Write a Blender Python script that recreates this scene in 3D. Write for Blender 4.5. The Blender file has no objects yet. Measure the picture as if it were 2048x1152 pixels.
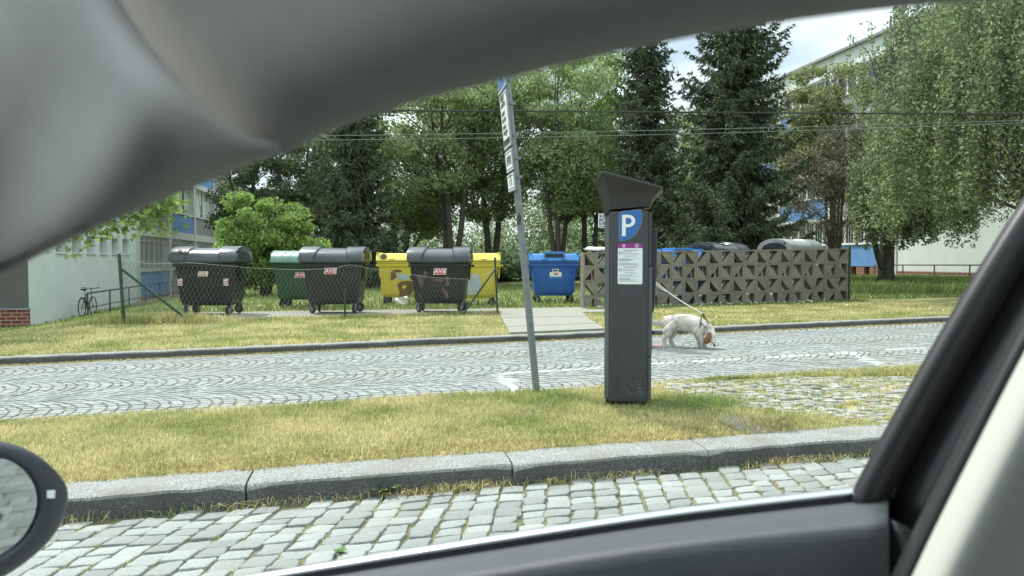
import bpy, bmesh, math, random
import numpy as np
from mathutils import Vector, Matrix

# ------------------------------------------------------------ camera, sky, sun, exposure
S = bpy.context.scene
COL = S.collection
rad = math.radians
FPX, CX, CY = 1480.0, 1024.0, 576.0
YAW, PIT = rad(10.6), math.atan(56 / 1480)
CAMZ = 1.25
_cp, _sp = math.cos(PIT), math.sin(PIT)
_f = (math.sin(YAW), math.cos(YAW))
RT = Vector((math.cos(YAW), -math.sin(YAW), 0))
FW = Vector((_f[0] * _cp, _f[1] * _cp, -_sp))
UP = Vector((_f[0] * _sp, _f[1] * _sp, _cp))
CAM = Vector((0, 0, CAMZ))

cd = bpy.data.cameras.new("camera")
cd.sensor_width = 36
cd.lens = 36 * FPX / 2048
cd.clip_start = 0.01
cd.clip_end = 2000
cd.dof.use_dof = True
cd.dof.focus_distance = 9.0
cd.dof.aperture_fstop = cd.lens / 4.2
co = bpy.data.objects.new("camera", cd)
COL.objects.link(co)
co.matrix_world = Matrix((
    (RT.x, UP.x, -FW.x, CAM.x), (RT.y, UP.y, -FW.y, CAM.y), (RT.z, UP.z, -FW.z, CAM.z), (0, 0, 0, 1)))
S.camera = co

SUN_EL, SUN_DIR = 57, Vector((-0.55, 0.84, 0)).normalized()      # where the sun stands, seen from the street
W = bpy.data.worlds.new("World")
S.world = W
W.use_nodes = True
nt = W.node_tree
nt.nodes.clear()
wo = nt.nodes.new("ShaderNodeOutputWorld")
bg = nt.nodes.new("ShaderNodeBackground")
bg.inputs[1].default_value = 0.15
sky = nt.nodes.new("ShaderNodeTexSky")
sky.sky_type = 'NISHITA'
sky.sun_disc = False
sky.sun_elevation = rad(SUN_EL)
sky.sun_rotation = math.atan2(SUN_DIR.x, SUN_DIR.y)
sky.dust_density = 2.0
tc = nt.nodes.new("ShaderNodeTexCoord")
mp = nt.nodes.new("ShaderNodeMapping")
mp.inputs['Scale'].default_value = (1.6, 1.6, 4.0)
mp.inputs['Location'].default_value = (3.1, 0.4, 0.2)
nz = nt.nodes.new("ShaderNodeTexNoise")
nz.inputs['Scale'].default_value = 1.5
nz.inputs['Detail'].default_value = 7
nz.inputs['Roughness'].default_value = 0.55
cr = nt.nodes.new("ShaderNodeValToRGB")
cr.color_ramp.elements[0].position = 0.36
cr.color_ramp.elements[1].position = 0.56
cr.color_ramp.elements[0].color = (0.45, 0.45, 0.45, 1)
cr.color_ramp.elements[1].color = (0.96, 0.96, 0.96, 1)
n2 = nt.nodes.new("ShaderNodeTexNoise")
n2.inputs['Scale'].default_value = 3.0
n2.inputs['Detail'].default_value = 6
c2 = nt.nodes.new("ShaderNodeValToRGB")
c2.color_ramp.elements[0].position = 0.3
c2.color_ramp.elements[0].color = (4.6, 5.9, 6.5, 1)
c2.color_ramp.elements[1].position = 0.65
c2.color_ramp.elements[1].color = (8.8, 9.5, 9.6, 1)
mx = nt.nodes.new("ShaderNodeMixRGB")
L = nt.links.new
L(tc.outputs['Generated'], mp.inputs[0])
L(mp.outputs[0], nz.inputs[0]); L(mp.outputs[0], n2.inputs[0])
L(nz.outputs[0], cr.inputs[0]); L(n2.outputs[0], c2.inputs[0])
L(cr.outputs[0], mx.inputs[0]); L(sky.outputs[0], mx.inputs[1]); L(c2.outputs[0], mx.inputs[2])
# thin cloud is brighter overhead than towards the horizon
sx_ = nt.nodes.new("ShaderNodeSeparateXYZ")
mr = nt.nodes.new("ShaderNodeMapRange")
mr.inputs[1].default_value = 0.35; mr.inputs[2].default_value = 0.85; mr.inputs[3].default_value = 0.72; mr.inputs[4].default_value = 1.5
mm = nt.nodes.new("ShaderNodeMixRGB"); mm.blend_type = 'MULTIPLY'; mm.inputs[0].default_value = 1
L(tc.outputs['Generated'], sx_.inputs[0]); L(sx_.outputs[2], mr.inputs[0])
L(mx.outputs[0], mm.inputs[1]); L(mr.outputs[0], mm.inputs[2])
L(mm.outputs[0], bg.inputs[0]); L(bg.outputs[0], wo.inputs[0])

sl = bpy.data.lights.new("sun", 'SUN')
sl.energy = 3.3
sl.angle = rad(1.5)
sl.color = (1.0, 0.965, 0.89)
so = bpy.data.objects.new("sun", sl)
COL.objects.link(so)
sd = Vector((SUN_DIR.x * math.cos(rad(SUN_EL)), SUN_DIR.y * math.cos(rad(SUN_EL)), math.sin(rad(SUN_EL))))
so.rotation_euler = (-sd).to_track_quat('-Z', 'Y').to_euler()

S.view_settings.view_transform = 'Standard'
S.view_settings.look = 'None'
S.view_settings.exposure = 0.5
S.view_settings.gamma = 1.0
S.view_settings.use_curve_mapping = False
S.cycles.max_bounces = 8
S.cycles.transparent_max_bounces = 12
S.cycles.use_denoising = True
S.cycles.caustics_reflective = False
S.cycles.caustics_refractive = False


def ip(px, py, Z):
    """the point Z metres in front of the lens that the photograph shows at px, py"""
    return CAM + FW * Z + RT * ((px - CX) / FPX * Z) + UP * (-(py - CY) / FPX * Z)


def onp(px, py, h, s=0.0157):
    d = ip(px, py, 1.0) - CAM
    k = (h - CAMZ) / (d.z - s * d.x)
    return CAM + d * k


def onx(px, py, X):
    d = ip(px, py, 1.0) - CAM
    return CAM + d * (X / d.x)


# ------------------------------------------------------------ helpers
def tag(o, label=None, cat=None, group=None, kind=None):
    if label: o['label'] = label
    if cat: o['category'] = cat
    if group: o['group'] = group
    if kind: o['kind'] = kind
    return o


def empty(name, loc, rz=0, label=None, cat=None, group=None):
    o = bpy.data.objects.new(name, None)
    o.empty_display_size = 0.1
    COL.objects.link(o)
    o.location = loc
    o.rotation_euler = (0, 0, rz)
    return tag(o, label, cat, group)


def link(name, me, m=None, parent=None, loc=None, smooth=False):
    o = bpy.data.objects.new(name, me)
    COL.objects.link(o)
    if m is not None:
        for x in (m if isinstance(m, (list, tuple)) else [m]):
            me.materials.append(x)
    if parent: o.parent = parent
    if loc is not None: o.location = loc
    if smooth:
        me.polygons.foreach_set('use_smooth', [True] * len(me.polygons))
    return o


class MB:
    """collects shapes and links them as ONE mesh"""
    def __init__(s):
        s.v = []; s.f = []; s.mi = []; s.M = None

    def add(s, vs, fs, mi=0):
        b = len(s.v)
        for v in vs:
            v = Vector(v)
            s.v.append(tuple(s.M @ v) if s.M else tuple(v))
        for f in fs:
            s.f.append([b + i for i in f]); s.mi.append(mi)
        return s

    def box(s, x0, x1, y0, y1, z0, z1, mi=0):
        vs = [(x, y, z) for z in (z0, z1) for y in (y0, y1) for x in (x0, x1)]
        return s.add(vs, [(0, 2, 3, 1), (4, 5, 7, 6), (0, 1, 5, 4), (2, 6, 7, 3), (0, 4, 6, 2), (1, 3, 7, 5)], mi)

    def hexa(s, p, mi=0):
        """eight corners: four below, four above, both counterclockwise"""
        return s.add(p, [(3, 2, 1, 0), (4, 5, 6, 7), (0, 1, 5, 4), (1, 2, 6, 5), (2, 3, 7, 6), (3, 0, 4, 7)], mi)

    def tube(s, pts, r, n=8, mi=0, cap=True, closed=False):
        pts = [Vector(p) for p in pts]
        rs = r if isinstance(r, (list, tuple)) else [r] * len(pts)
        rings = []
        ref = None
        for i, p in enumerate(pts):
            a = pts[i - 1] if (i or closed) else p
            b = pts[(i + 1) % len(pts)] if (i < len(pts) - 1 or closed) else p
            t = (b - a)
            t = t.normalized() if t.length > 1e-9 else Vector((0, 0, 1))
            if ref is None:
                ref = Vector((0, 0, 1)) if abs(t.z) < .9 else Vector((1, 0, 0))
            u = t.cross(ref)
            if u.length < 1e-6: u = t.cross(Vector((0, 1, 0)))
            u.normalize(); w = t.cross(u); ref = u.cross(t)
            rings.append([p + (u * math.cos(2 * math.pi * k / n) + w * math.sin(2 * math.pi * k / n)) * rs[i] for k in range(n)])
        vs = [q for ring in rings for q in ring]
        fs = []
        m = len(pts)
        for i in range(m if closed else m - 1):
            j = (i + 1) % m
            for k in range(n):
                fs.append((i * n + k, i * n + (k + 1) % n, j * n + (k + 1) % n, j * n + k))
        if cap and not closed:
            fs.append(tuple(range(n))[::-1]); fs.append(tuple((m - 1) * n + k for k in range(n)))
        return s.add(vs, fs, mi)

    def prism(s, poly, d0, d1, ax='y', mi=0):
        """poly of (a,b) pairs extruded along an axis: ax y -> (a,d,b); x -> (d,a,b); z -> (a,b,d)"""
        f = {'y': lambda a, b, d: (a, d, b), 'x': lambda a, b, d: (d, a, b), 'z': lambda a, b, d: (a, b, d)}[ax]
        n = len(poly)
        vs = [f(a, b, d0) for a, b in poly] + [f(a, b, d1) for a, b in poly]
        fs = [tuple(range(n)), tuple(range(2 * n - 1, n - 1, -1))]
        for i in range(n):
            j = (i + 1) % n
            fs.append((i, i + n, j + n, j))
        return s.add(vs, fs, mi)

    def loft(s, rows, mi=0, closed=False):
        n = len(rows[0])
        vs = [p for r in rows for p in r]
        fs = []
        for i in range(len(rows) - 1):
            for k in range(n if closed else n - 1):
                fs.append((i * n + k, i * n + (k + 1) % n, (i + 1) * n + (k + 1) % n, (i + 1) * n + k))
        return s.add(vs, fs, mi)

    def disc(s, c, r, ax, h, n=20, mi=0):
        a = Vector(ax).normalized() * h * .5
        return s.tube([Vector(c) - a, Vector(c) + a], r, n, mi)

    def build(s, name, m=None, parent=None, smooth=False, bevel=0, sharp=None, loc=None, seg=2, fix=True):
        me = bpy.data.meshes.new(name)
        me.from_pydata(s.v, [], s.f)
        me.polygons.foreach_set('material_index', s.mi)
        if fix:
            bm = bmesh.new(); bm.from_mesh(me)
            bmesh.ops.recalc_face_normals(bm, faces=bm.faces)
            bm.to_mesh(me); bm.free()
        me.update()
        o = link(name, me, m, parent, loc, smooth)
        if bevel:
            b = o.modifiers.new('bevel', 'BEVEL'); b.width = bevel; b.segments = seg; b.limit_method = 'ANGLE'; b.angle_limit = rad(35)
        if smooth and sharp:
            try: me.set_sharp_from_angle(angle=rad(sharp))
            except Exception: pass
        return o


def npmesh(name, V, n, m, parent=None, uvcol=None, loc=None):
    """V: (faces*n,3) array, every face its own n vertices"""
    me = bpy.data.meshes.new(name)
    nf = len(V) // n
    me.vertices.add(len(V)); me.vertices.foreach_set('co', np.asarray(V, np.float32).ravel())
    me.loops.add(len(V)); me.loops.foreach_set('vertex_index', np.arange(len(V), dtype=np.int32))
    me.polygons.add(nf)
    me.polygons.foreach_set('loop_start', np.arange(0, len(V), n, dtype=np.int32))
    me.polygons.foreach_set('loop_total', np.full(nf, n, np.int32))
    me.update(calc_edges=True)
    me.validate()
    return link(name, me, m, parent, loc)


def text(s, name, m, size, M, parent=None, shear=0, ext=.001, align='CENTER', sx=1, bold=0):
    c = bpy.data.curves.new(name, 'FONT')
    c.body = s; c.size = size; c.extrude = ext; c.shear = shear; c.align_x = align; c.align_y = 'CENTER'; c.offset = bold
    o = bpy.data.objects.new(name + '_outline', c)
    COL.objects.link(o)
    me = bpy.data.meshes.new_from_object(o.evaluated_get(bpy.context.evaluated_depsgraph_get()))
    bpy.data.objects.remove(o); bpy.data.curves.remove(c)
    me.name = name; me.materials.clear()
    o = link(name, me, m, parent)
    o.matrix_local = M @ Matrix.Diagonal((sx, 1, 1, 1))
    return o


FRONT = Matrix.Rotation(rad(90), 4, 'X')      # a plate in xy stood up to face -y


def at(x, y, z):
    return Matrix.Translation((x, y, z)) @ FRONT


# ------------------------------------------------------------ materials
def mat(name, c, rough=.7, c2=None, scale=6, lo=.35, hi=.65, bump=0, bscale=None, metal=0, spec=.5, detail=5, c3=None, s3=1.0,
        lo3=.4, hi3=.6, island=0, coord='Object', stretch=None, trans=0, rvar=0):
    m = bpy.data.materials.new(name)
    m.use_nodes = True
    t = m.node_tree; N = t.nodes; K = t.links.new
    b = N['Principled BSDF']
    b.inputs['Roughness'].default_value = rough
    b.inputs['Metallic'].default_value = metal
    b.inputs['Specular IOR Level'].default_value = spec
    cc = N.new('ShaderNodeTexCoord'); src = cc.outputs[coord]
    if stretch:
        q = N.new('ShaderNodeMapping'); q.inputs['Scale'].default_value = stretch; K(src, q.inputs[0]); src = q.outputs[0]

    def noise(sc, d=5, r=.6):
        n = N.new('ShaderNodeTexNoise'); n.inputs['Scale'].default_value = sc; n.inputs['Detail'].default_value = d
        n.inputs['Roughness'].default_value = r
        K(src, n.inputs['Vector']); return n.outputs[0]

    def mix(f, a, bb, blend='MIX'):
        x = N.new('ShaderNodeMixRGB'); x.blend_type = blend
        if isinstance(f, float): x.inputs[0].default_value = f
        else: K(f, x.inputs[0])
        for i, z in ((1, a), (2, bb)):
            if isinstance(z, tuple): x.inputs[i].default_value = z + (1,)
            else: K(z, x.inputs[i])
        return x.outputs[0]

    def ramp(f, a, bb):
        r = N.new('ShaderNodeMapRange'); r.inputs[1].default_value = a; r.inputs[2].default_value = bb; K(f, r.inputs[0]); return r.outputs[0]
    out = c
    if c2:
        out = mix(ramp(noise(scale, detail), lo, hi), c, c2)
    if c3:
        out = mix(ramp(noise(s3, 3), lo3, hi3), out, c3)
    if island:
        g = N.new('ShaderNodeNewGeometry')
        r = N.new('ShaderNodeMapRange'); r.inputs[3].default_value = 1 - island; r.inputs[4].default_value = 1 + island
        K(g.outputs['Random Per Island'], r.inputs[0])
        h = N.new('ShaderNodeHueSaturation')
        if isinstance(out, tuple): h.inputs['Color'].default_value = out + (1,)
        else: K(out, h.inputs['Color'])
        K(r.outputs[0], h.inputs['Value'])
        r2 = N.new('ShaderNodeMath'); r2.operation = 'MULTIPLY_ADD'
        r2.inputs[1].default_value = .035 * island * 2; r2.inputs[2].default_value = .5 - .0175 * island * 2
        rr = N.new('ShaderNodeMath'); rr.operation = 'FRACT'; q = N.new('ShaderNodeMath'); q.operation = 'MULTIPLY'; q.inputs[1].default_value = 7.31
        K(g.outputs['Random Per Island'], q.inputs[0]); K(q.outputs[0], rr.inputs[0]); K(rr.outputs[0], r2.inputs[0]); K(r2.outputs[0], h.inputs['Hue'])
        out = h.outputs[0]
    if isinstance(out, tuple): b.inputs['Base Color'].default_value = out + (1,)
    else: K(out, b.inputs['Base Color'])
    if rvar:
        r = N.new('ShaderNodeMapRange'); r.inputs[3].default_value = rough - rvar; r.inputs[4].default_value = rough + rvar
        K(noise(scale * .7), r.inputs[0]); K(r.outputs[0], b.inputs['Roughness'])
    if bump:
        bp = N.new('ShaderNodeBump'); bp.inputs['Strength'].default_value = bump; bp.inputs['Distance'].default_value = .01
        K(noise(bscale or scale * 3), bp.inputs['Height']); K(bp.outputs[0], b.inputs['Normal'])
    if trans:
        tr = N.new('ShaderNodeBsdfTranslucent'); ms = N.new('ShaderNodeMixShader'); ms.inputs[0].default_value = trans
        if isinstance(out, tuple): tr.inputs[0].default_value = out + (1,)
        else:
            h2 = N.new('ShaderNodeHueSaturation'); h2.inputs['Value'].default_value = 1.5; h2.inputs['Saturation'].default_value = 1.1
            K(out, h2.inputs['Color']); K(h2.outputs[0], tr.inputs[0])
        K(b.outputs[0], ms.inputs[1]); K(tr.outputs[0], ms.inputs[2]); K(ms.outputs[0], N['Material Output'].inputs[0])
    return m


M = {}
M['stone_near'] = mat('granite_setts', (.30, .325, .305), .9, (.22, .24, .23), 160, .35, .65, bump=.8, bscale=60, spec=.2, island=.2, c3=(.25, .26, .22), s3=1.3, lo3=.5, hi3=.8)
M['stone_mid'] = mat('granite_setts_far', (.30, .325, .31), .9, (.225, .25, .243), 30, .35, .65, bump=.3, bscale=40, spec=.1, island=.13, c3=(.26, .27, .24), s3=.6, lo3=.45, hi3=.7)
M['stone_pale'] = mat('small_setts', (.30, .31, .27), .8, (.22, .23, .20), 25, bump=.4, bscale=40, island=.25)
M['stone_white'] = mat('worn_white_sett', (.55, .58, .57), .8, (.33, .36, .35), 9, .42, .6, island=.12)
M['joint'] = mat('joint_soil', (.14, .125, .085), .95, (.09, .11, .05), 5, .4, .6, c3=(.15, .14, .08), s3=2.2, lo3=.45, hi3=.7)
M['kerb'] = mat('granite_kerb', (.36, .375, .35), .9, (.15, .16, .155), 110, .38, .62, bump=1.0, bscale=45, spec=.2, detail=3, c3=(.20, .20, .165), s3=4, lo3=.45, hi3=.75)
M['lawn'] = mat('lawn_soil', (.20, .21, .09), .95, (.13, .17, .06), 4, .38, .62, bump=.8, bscale=30, c3=(.38, .33, .15), s3=.9, lo3=.47, hi3=.63)
M['kerb_face'] = mat('shaded_kerb_face', (.065, .07, .068), .9, (.19, .20, .19), 110, .45, .75, bump=.7, bscale=60, detail=3, c3=(.06, .065, .055), s3=3, lo3=.45, hi3=.7)  # kerb granite darkened for the front face, its shade put into the colour
M['concrete'] = mat('path_concrete', (.29, .285, .25), .9, (.20, .20, .175), 9, bump=.3, bscale=80, c3=(.23, .245, .19), s3=1.5)
M['plaster'] = mat('white_plaster', (.66, .73, .71), .9, (.60, .67, .65), 1.5, bump=.15, bscale=60)
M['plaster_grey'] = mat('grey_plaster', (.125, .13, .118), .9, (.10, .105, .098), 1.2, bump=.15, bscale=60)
M['panel_blue'] = mat('blue_panel', (.12, .27, .56), .7, (.10, .23, .48), 2)
M['panel_grey'] = mat('grey_panel', (.26, .27, .265), .8, (.22, .23, .23), 2)
M['slab'] = mat('facade_band', (.58, .60, .57), .85, (.46, .48, .45), 2.2)
M['white_frame'] = mat('white_frame', (.72, .76, .74), .5)
M['pane'] = mat('window_pane', (.03, .04, .045), .08, spec=.8)
M['curtain'] = mat('pale_blind', (.5, .54, .52), .9)
M['dark'] = mat('dark_recess', (.03, .033, .035), .8)
M['bars'] = mat('window_bars', (.45, .46, .43), .6)
M['green_paint'] = mat('green_paint', (.012, .065, .045), .5, (.02, .05, .03), 20)
M['rail'] = mat('railing_steel', (.06, .075, .075), .5)
M['wire'] = mat('fence_wire', (.16, .19, .17), .5, metal=.3)
M['wire_bare'] = mat('bare_wire', (.28, .31, .29), .5, metal=.4)
M['bin_black'] = mat('black_bin_plastic', (.011, .014, .016), .42, (.019, .022, .024), 3, c3=(.05, .05, .045), s3=2.2, lo3=.6, hi3=.85, bump=.12, bscale=150, rvar=.08)
M['lid_black'] = mat('black_lid_plastic', (.045, .055, .06), .22, (.07, .08, .085), 2.5, bump=.03, bscale=8, rvar=.08)
M['bin_green'] = mat('green_bin_plastic', (.03, .075, .042), .5, (.038, .088, .05), 3)
M['lid_green'] = mat('green_lid_plastic', (.17, .30, .23), .3, (.22, .35, .28), 3)
M['bin_yellow'] = mat('yellow_bin_plastic', (.62, .53, .06), .5, (.52, .44, .06), 2.5, .45, .75, c3=(.42, .34, .05), s3=5, lo3=.62, hi3=.85)
M['lid_yellow'] = mat('yellow_lid_plastic', (.70, .64, .11), .4, (.60, .54, .10), 3)
M['bin_blue'] = mat('blue_bin_plastic', (.018, .10, .36), .45, (.025, .12, .40), 3)
M['lid_blue'] = mat('blue_lid_plastic', (.035, .17, .47), .35, (.05, .21, .52), 3)
M['lid_grey'] = mat('grey_lid_plastic', (.30, .33, .31), .35, (.24, .27, .26), 3)
M['rubber'] = mat('black_rubber', (.02, .02, .02), .7)
M['steel'] = mat('galvanised_steel', (.24, .27, .28), .5, (.19, .215, .225), 14, metal=.3, rvar=.1)
M['red'] = mat('red_sticker', (.50, .035, .03), .5)
M['orange_red'] = mat('faded_red_sticker', (.55, .17, .08), .5)
M['white'] = mat('white_print', (.78, .80, .78), .5)
M['paper'] = mat('white_sheet', (.72, .78, .76), .6)
M['ink'] = mat('black_ink', (.03, .03, .035), .6)
M['greyink'] = mat('grey_ink', (.30, .33, .33), .6)
M['rust_paint'] = mat('brown_spray_paint', (.13, .065, .03), .7, (.20, .11, .04), 9)
M['faint_paint'] = mat('faded_spray_paint', (.17, .095, .075), .7, (.08, .06, .05), 7)
M['poster'] = mat('torn_poster', (.50, .55, .52), .7, (.35, .44, .50), 7, c3=(.55, .52, .22), s3=5, lo3=.55, hi3=.65)
M['meter'] = mat('charcoal_metal_paint', (.040, .044, .046), .38, (.048, .052, .054), 5, c3=(.085, .082, .075), s3=2.3, lo3=.66, hi3=.95, rvar=.06, stretch=(1, 1, 1))
M['meter_side'] = mat('slate_metal_paint', (.065, .078, .082), .45, (.075, .09, .094), 6)
M['hood'] = mat('charcoal_hood', (.028, .028, .028), .45, (.038, .038, .037), 5)
M['sign_blue'] = mat('parking_blue', (.02, .14, .40), .35)
M['magenta'] = mat('magenta_band', (.27, .02, .22), .45)
M['breeze'] = mat('rough_concrete_block', (.23, .215, .175), .95, (.15, .14, .115), 14, .35, .65, bump=.9, bscale=70, c3=(.24, .225, .185), s3=2)
M['brick'] = None
M['bark'] = mat('dark_bark', (.065, .06, .05), .95, (.10, .095, .08), 14, bump=.8, stretch=(1, 1, .3))
M['bark_pale'] = mat('grey_bark', (.13, .13, .11), .95, (.06, .06, .05), 9, bump=.8, stretch=(1, 1, .3))
M['twig'] = mat('brown_twig', (.15, .135, .115), .9)
def leafmat(n, a, b, isl=.45, tr=.45, s=.8):
    return mat(n, a, .62, b, s, .35, .65, island=isl, trans=tr, spec=.25)
M['leaf'] = leafmat('broad_leaf', (.27, .335, .165), (.20, .27, .135))
M['leaf_light'] = leafmat('young_leaf', (.22, .31, .10), (.15, .23, .075))
M['leaf_dark'] = leafmat('dark_leaf', (.15, .20, .105), (.115, .16, .085))
M['leaf_birch'] = leafmat('birch_leaf', (.20, .25, .125), (.14, .185, .10), .55, .42)
M['leaf_olive'] = leafmat('olive_leaf', (.21, .25, .11), (.18, .195, .105), .5)
M['leaf_dry'] = leafmat('dry_leaf', (.22, .23, .13), (.19, .185, .12), .5, .15)
M['needle'] = mat('spruce_needle', (.085, .118, .065), .7, (.115, .15, .08), 1.1, .4, .65, island=.5, spec=.2)
M['blossom'] = mat('cream_blossom', (.55, .55, .35), .8)
M['grass'] = mat('grass_blade', (.34, .36, .14), .7, (.23, .285, .10), 2.2, .36, .64, c3=(.56, .51, .28), s3=1.3, lo3=.37, hi3=.62, island=.4, trans=.25, spec=.2)
M['grass_green'] = mat('green_grass_blade', (.17, .24, .08), .7, (.25, .31, .12), 2.0, .4, .6, island=.4, trans=.25, spec=.2)
M['straw'] = mat('dry_straw', (.52, .44, .22), .8, (.36, .33, .14), 3, island=.4, trans=.15, spec=.2)
M['weed'] = mat('weed_leaf', (.09, .20, .04), .6, (.13, .25, .06), 8, island=.2, trans=.2)
M['daisy'] = mat('daisy_petal', (.8, .8, .76), .8)
M['skin'] = mat('skin', (.50, .30, .22), .55, (.55, .34, .26), 12)
M['jeans'] = mat('blue_denim', (.05, .075, .13), .9, (.07, .10, .16), 25)
M['shirt'] = mat('grey_shirt', (.22, .23, .25), .9)
M['hair'] = mat('brown_hair', (.06, .04, .025), .6)
M['shoe'] = mat('pink_shoe', (.62, .33, .33), .6, (.7, .6, .58), 30)
M['leash'] = mat('white_leash_webbing', (.68, .66, .60), .7)
M['dog'] = mat('cream_dog_coat', (.64, .62, .55), .9, (.42, .35, .26), 11, .50, .70, c3=(.36, .25, .16), s3=5, lo3=.60, hi3=.74)
M['dogfur'] = mat('cream_dog_fur', (.68, .66, .59), .9, (.44, .38, .29), 11, .52, .72, c3=(.36, .25, .16), s3=5, lo3=.60, hi3=.74, island=.25)
M['ear'] = mat('chestnut_ear_fur', (.17, .075, .03), .9, (.33, .18, .09), 18, island=.3)
M['black'] = mat('glossy_black', (.012, .012, .012), .25)
M['liner'] = mat('beige_headliner_fabric', (.52, .52, .50), .95, (.48, .48, .46), 40, bump=.15, bscale=900)
M['trim'] = mat('cream_pillar_trim', (.44, .455, .41), .75, bump=.1, bscale=700)
M['door'] = mat('charcoal_door_plastic', (.052, .060, .064), .5, (.060, .068, .072), 30, bump=.25, bscale=420)
M['seal'] = mat('window_seal_rubber', (.018, .019, .020), .42)
M['gloss'] = mat('pillar_black_gloss', (.014, .014, .013), .32, (.035, .036, .034), 4, .5, .75, rvar=.06)
M['chrome'] = mat('brushed_chrome', (.52, .55, .56), .28, metal=.85)
M['carpaint'] = mat('pale_car_paint', (.40, .42, .42), .25)
M['mirrorglass'] = mat('mirror_silver', (.42, .46, .47), .03, metal=1)
M['mirror_shell'] = mat('mirror_shell_plastic', (.030, .036, .045), .45)


def brickmat():
    m = bpy.data.materials.new('red_brick')
    m.use_nodes = True
    t = m.node_tree; b = t.nodes['Principled BSDF']; b.inputs['Roughness'].default_value = .9
    g = t.nodes.new('ShaderNodeTexCoord')
    se = t.nodes.new('ShaderNodeSeparateXYZ'); cb = t.nodes.new('ShaderNodeCombineXYZ'); ad = t.nodes.new('ShaderNodeMath')
    t.links.new(g.outputs['Object'], se.inputs[0])
    t.links.new(se.outputs[0], ad.inputs[0]); t.links.new(se.outputs[1], ad.inputs[1])
    t.links.new(ad.outputs[0], cb.inputs[0]); t.links.new(se.outputs[2], cb.inputs[1])
    k = t.nodes.new('ShaderNodeTexBrick')
    t.links.new(cb.outputs[0], k.inputs['Vector'])
    k.inputs['Color1'].default_value = (.20, .055, .035, 1); k.inputs['Color2'].default_value = (.13, .04, .03, 1)
    k.inputs['Mortar'].default_value = (.36, .30, .26, 1); k.inputs['Scale'].default_value = 1
    k.inputs['Brick Width'].default_value = .30; k.inputs['Row Height'].default_value = .115; k.inputs['Mortar Size'].default_value = .012
    t.links.new(k.outputs['Color'], b.inputs['Base Color'])
    return m
M['brick'] = brickmat()


# ------------------------------------------------------------ the ground
SL = .0157
def K1(x): return 3.95 + .03 * x
def K1b(x): return K1(x) + .29
def VF(x): return 6.14 + .05 * x
def K2(x): return 10.38 + .075 * x
def K2b(x): return K2(x) + .17
def sst(t):
    t = np.clip(t, 0, 1); return t * t * (3 - 2 * t)
def street_z(x): return SL * np.clip(x, -30, 30)
def lawn_z(x, y):
    xc = np.clip(x, -14, 25)
    base = .115 + SL * xc
    flat = .08 + SL * (np.clip(x, 5, 22) - 5)
    low = .08 - .95 * sst((-4.6 - x) / 6.0) + .22 * sst((y - 22) / 18) * sst((-4.6 - x) / 6.0)
    far = np.where(x < -4.6, low, flat)
    d = y - K2b(x)
    t = np.where(x < -4.6, sst(d / 12), sst(d / 3.2))
    t = np.where(x < -4.6, t + (sst(d / 3.2) - t) * sst((x + 9) / 4.4), t)
    return base + (far - base) * t

rng = np.random.default_rng(7)
random.seed(7)


def strip(name, y0f, y1f, zf, xs, ny, m, drop=0):
    rows = []
    for j in range(ny + 1):
        t = j / ny
        rows.append([(x, y0f(x) + (y1f(x) - y0f(x)) * t, float(zf(x, y0f(x) + (y1f(x) - y0f(x)) * t)) - drop) for x in xs])
    return MB().loft(rows).build(name, m, smooth=True)

XS = [-60, -40, -30] + list(np.arange(-20, 30.1, .5)) + [40, 60]
g = strip('near_street_bed', lambda x: -8 + 0 * x, K1, lambda x, y: street_z(x), XS, 2, M['joint'], .012)
tag(g, kind='structure'); g.name = 'near_street'
g = strip('verge', lambda x: K1b(x) - .02, lambda x: VF(x), lambda x, y: street_z(x) + .095, XS, 3, M['lawn'])
tag(g, kind='structure')
M['joint_far'] = mat('dusty_joint', (.15, .15, .11), .95, (.11, .13, .07), 5, .4, .6, c3=(.22, .21, .14), s3=2.2, lo3=.45, hi3=.7)
g = strip('cobbled_street', lambda x: VF(x) + .0, K2, lambda x, y: street_z(x) + .03, XS, 2, M['joint_far'], .012)
tag(g, kind='structure')
# lawn and land beyond, one sheet to the horizon
ys = list(np.arange(0, 4, .25)) + list(np.arange(4, 40, 1.0)) + [42, 46, 52, 60, 75, 100, 150, 250, 450]
xg = [-450, -250, -120, -60, -40, -30, -24] + list(np.arange(-20, 30.1, .5)) + [36, 45, 60, 120, 250, 450]
rows = [[(x, K2b(x if abs(x) < 60 else 60 * np.sign(x)) - .01 + d, float(lawn_z(x, K2b(x if abs(x) < 60 else 60 * np.sign(x)) + d))) for x in xg] for d in ys]
g = MB().loft(rows).build('ground', M['lawn'], smooth=True)
tag(g, kind='structure')


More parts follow.
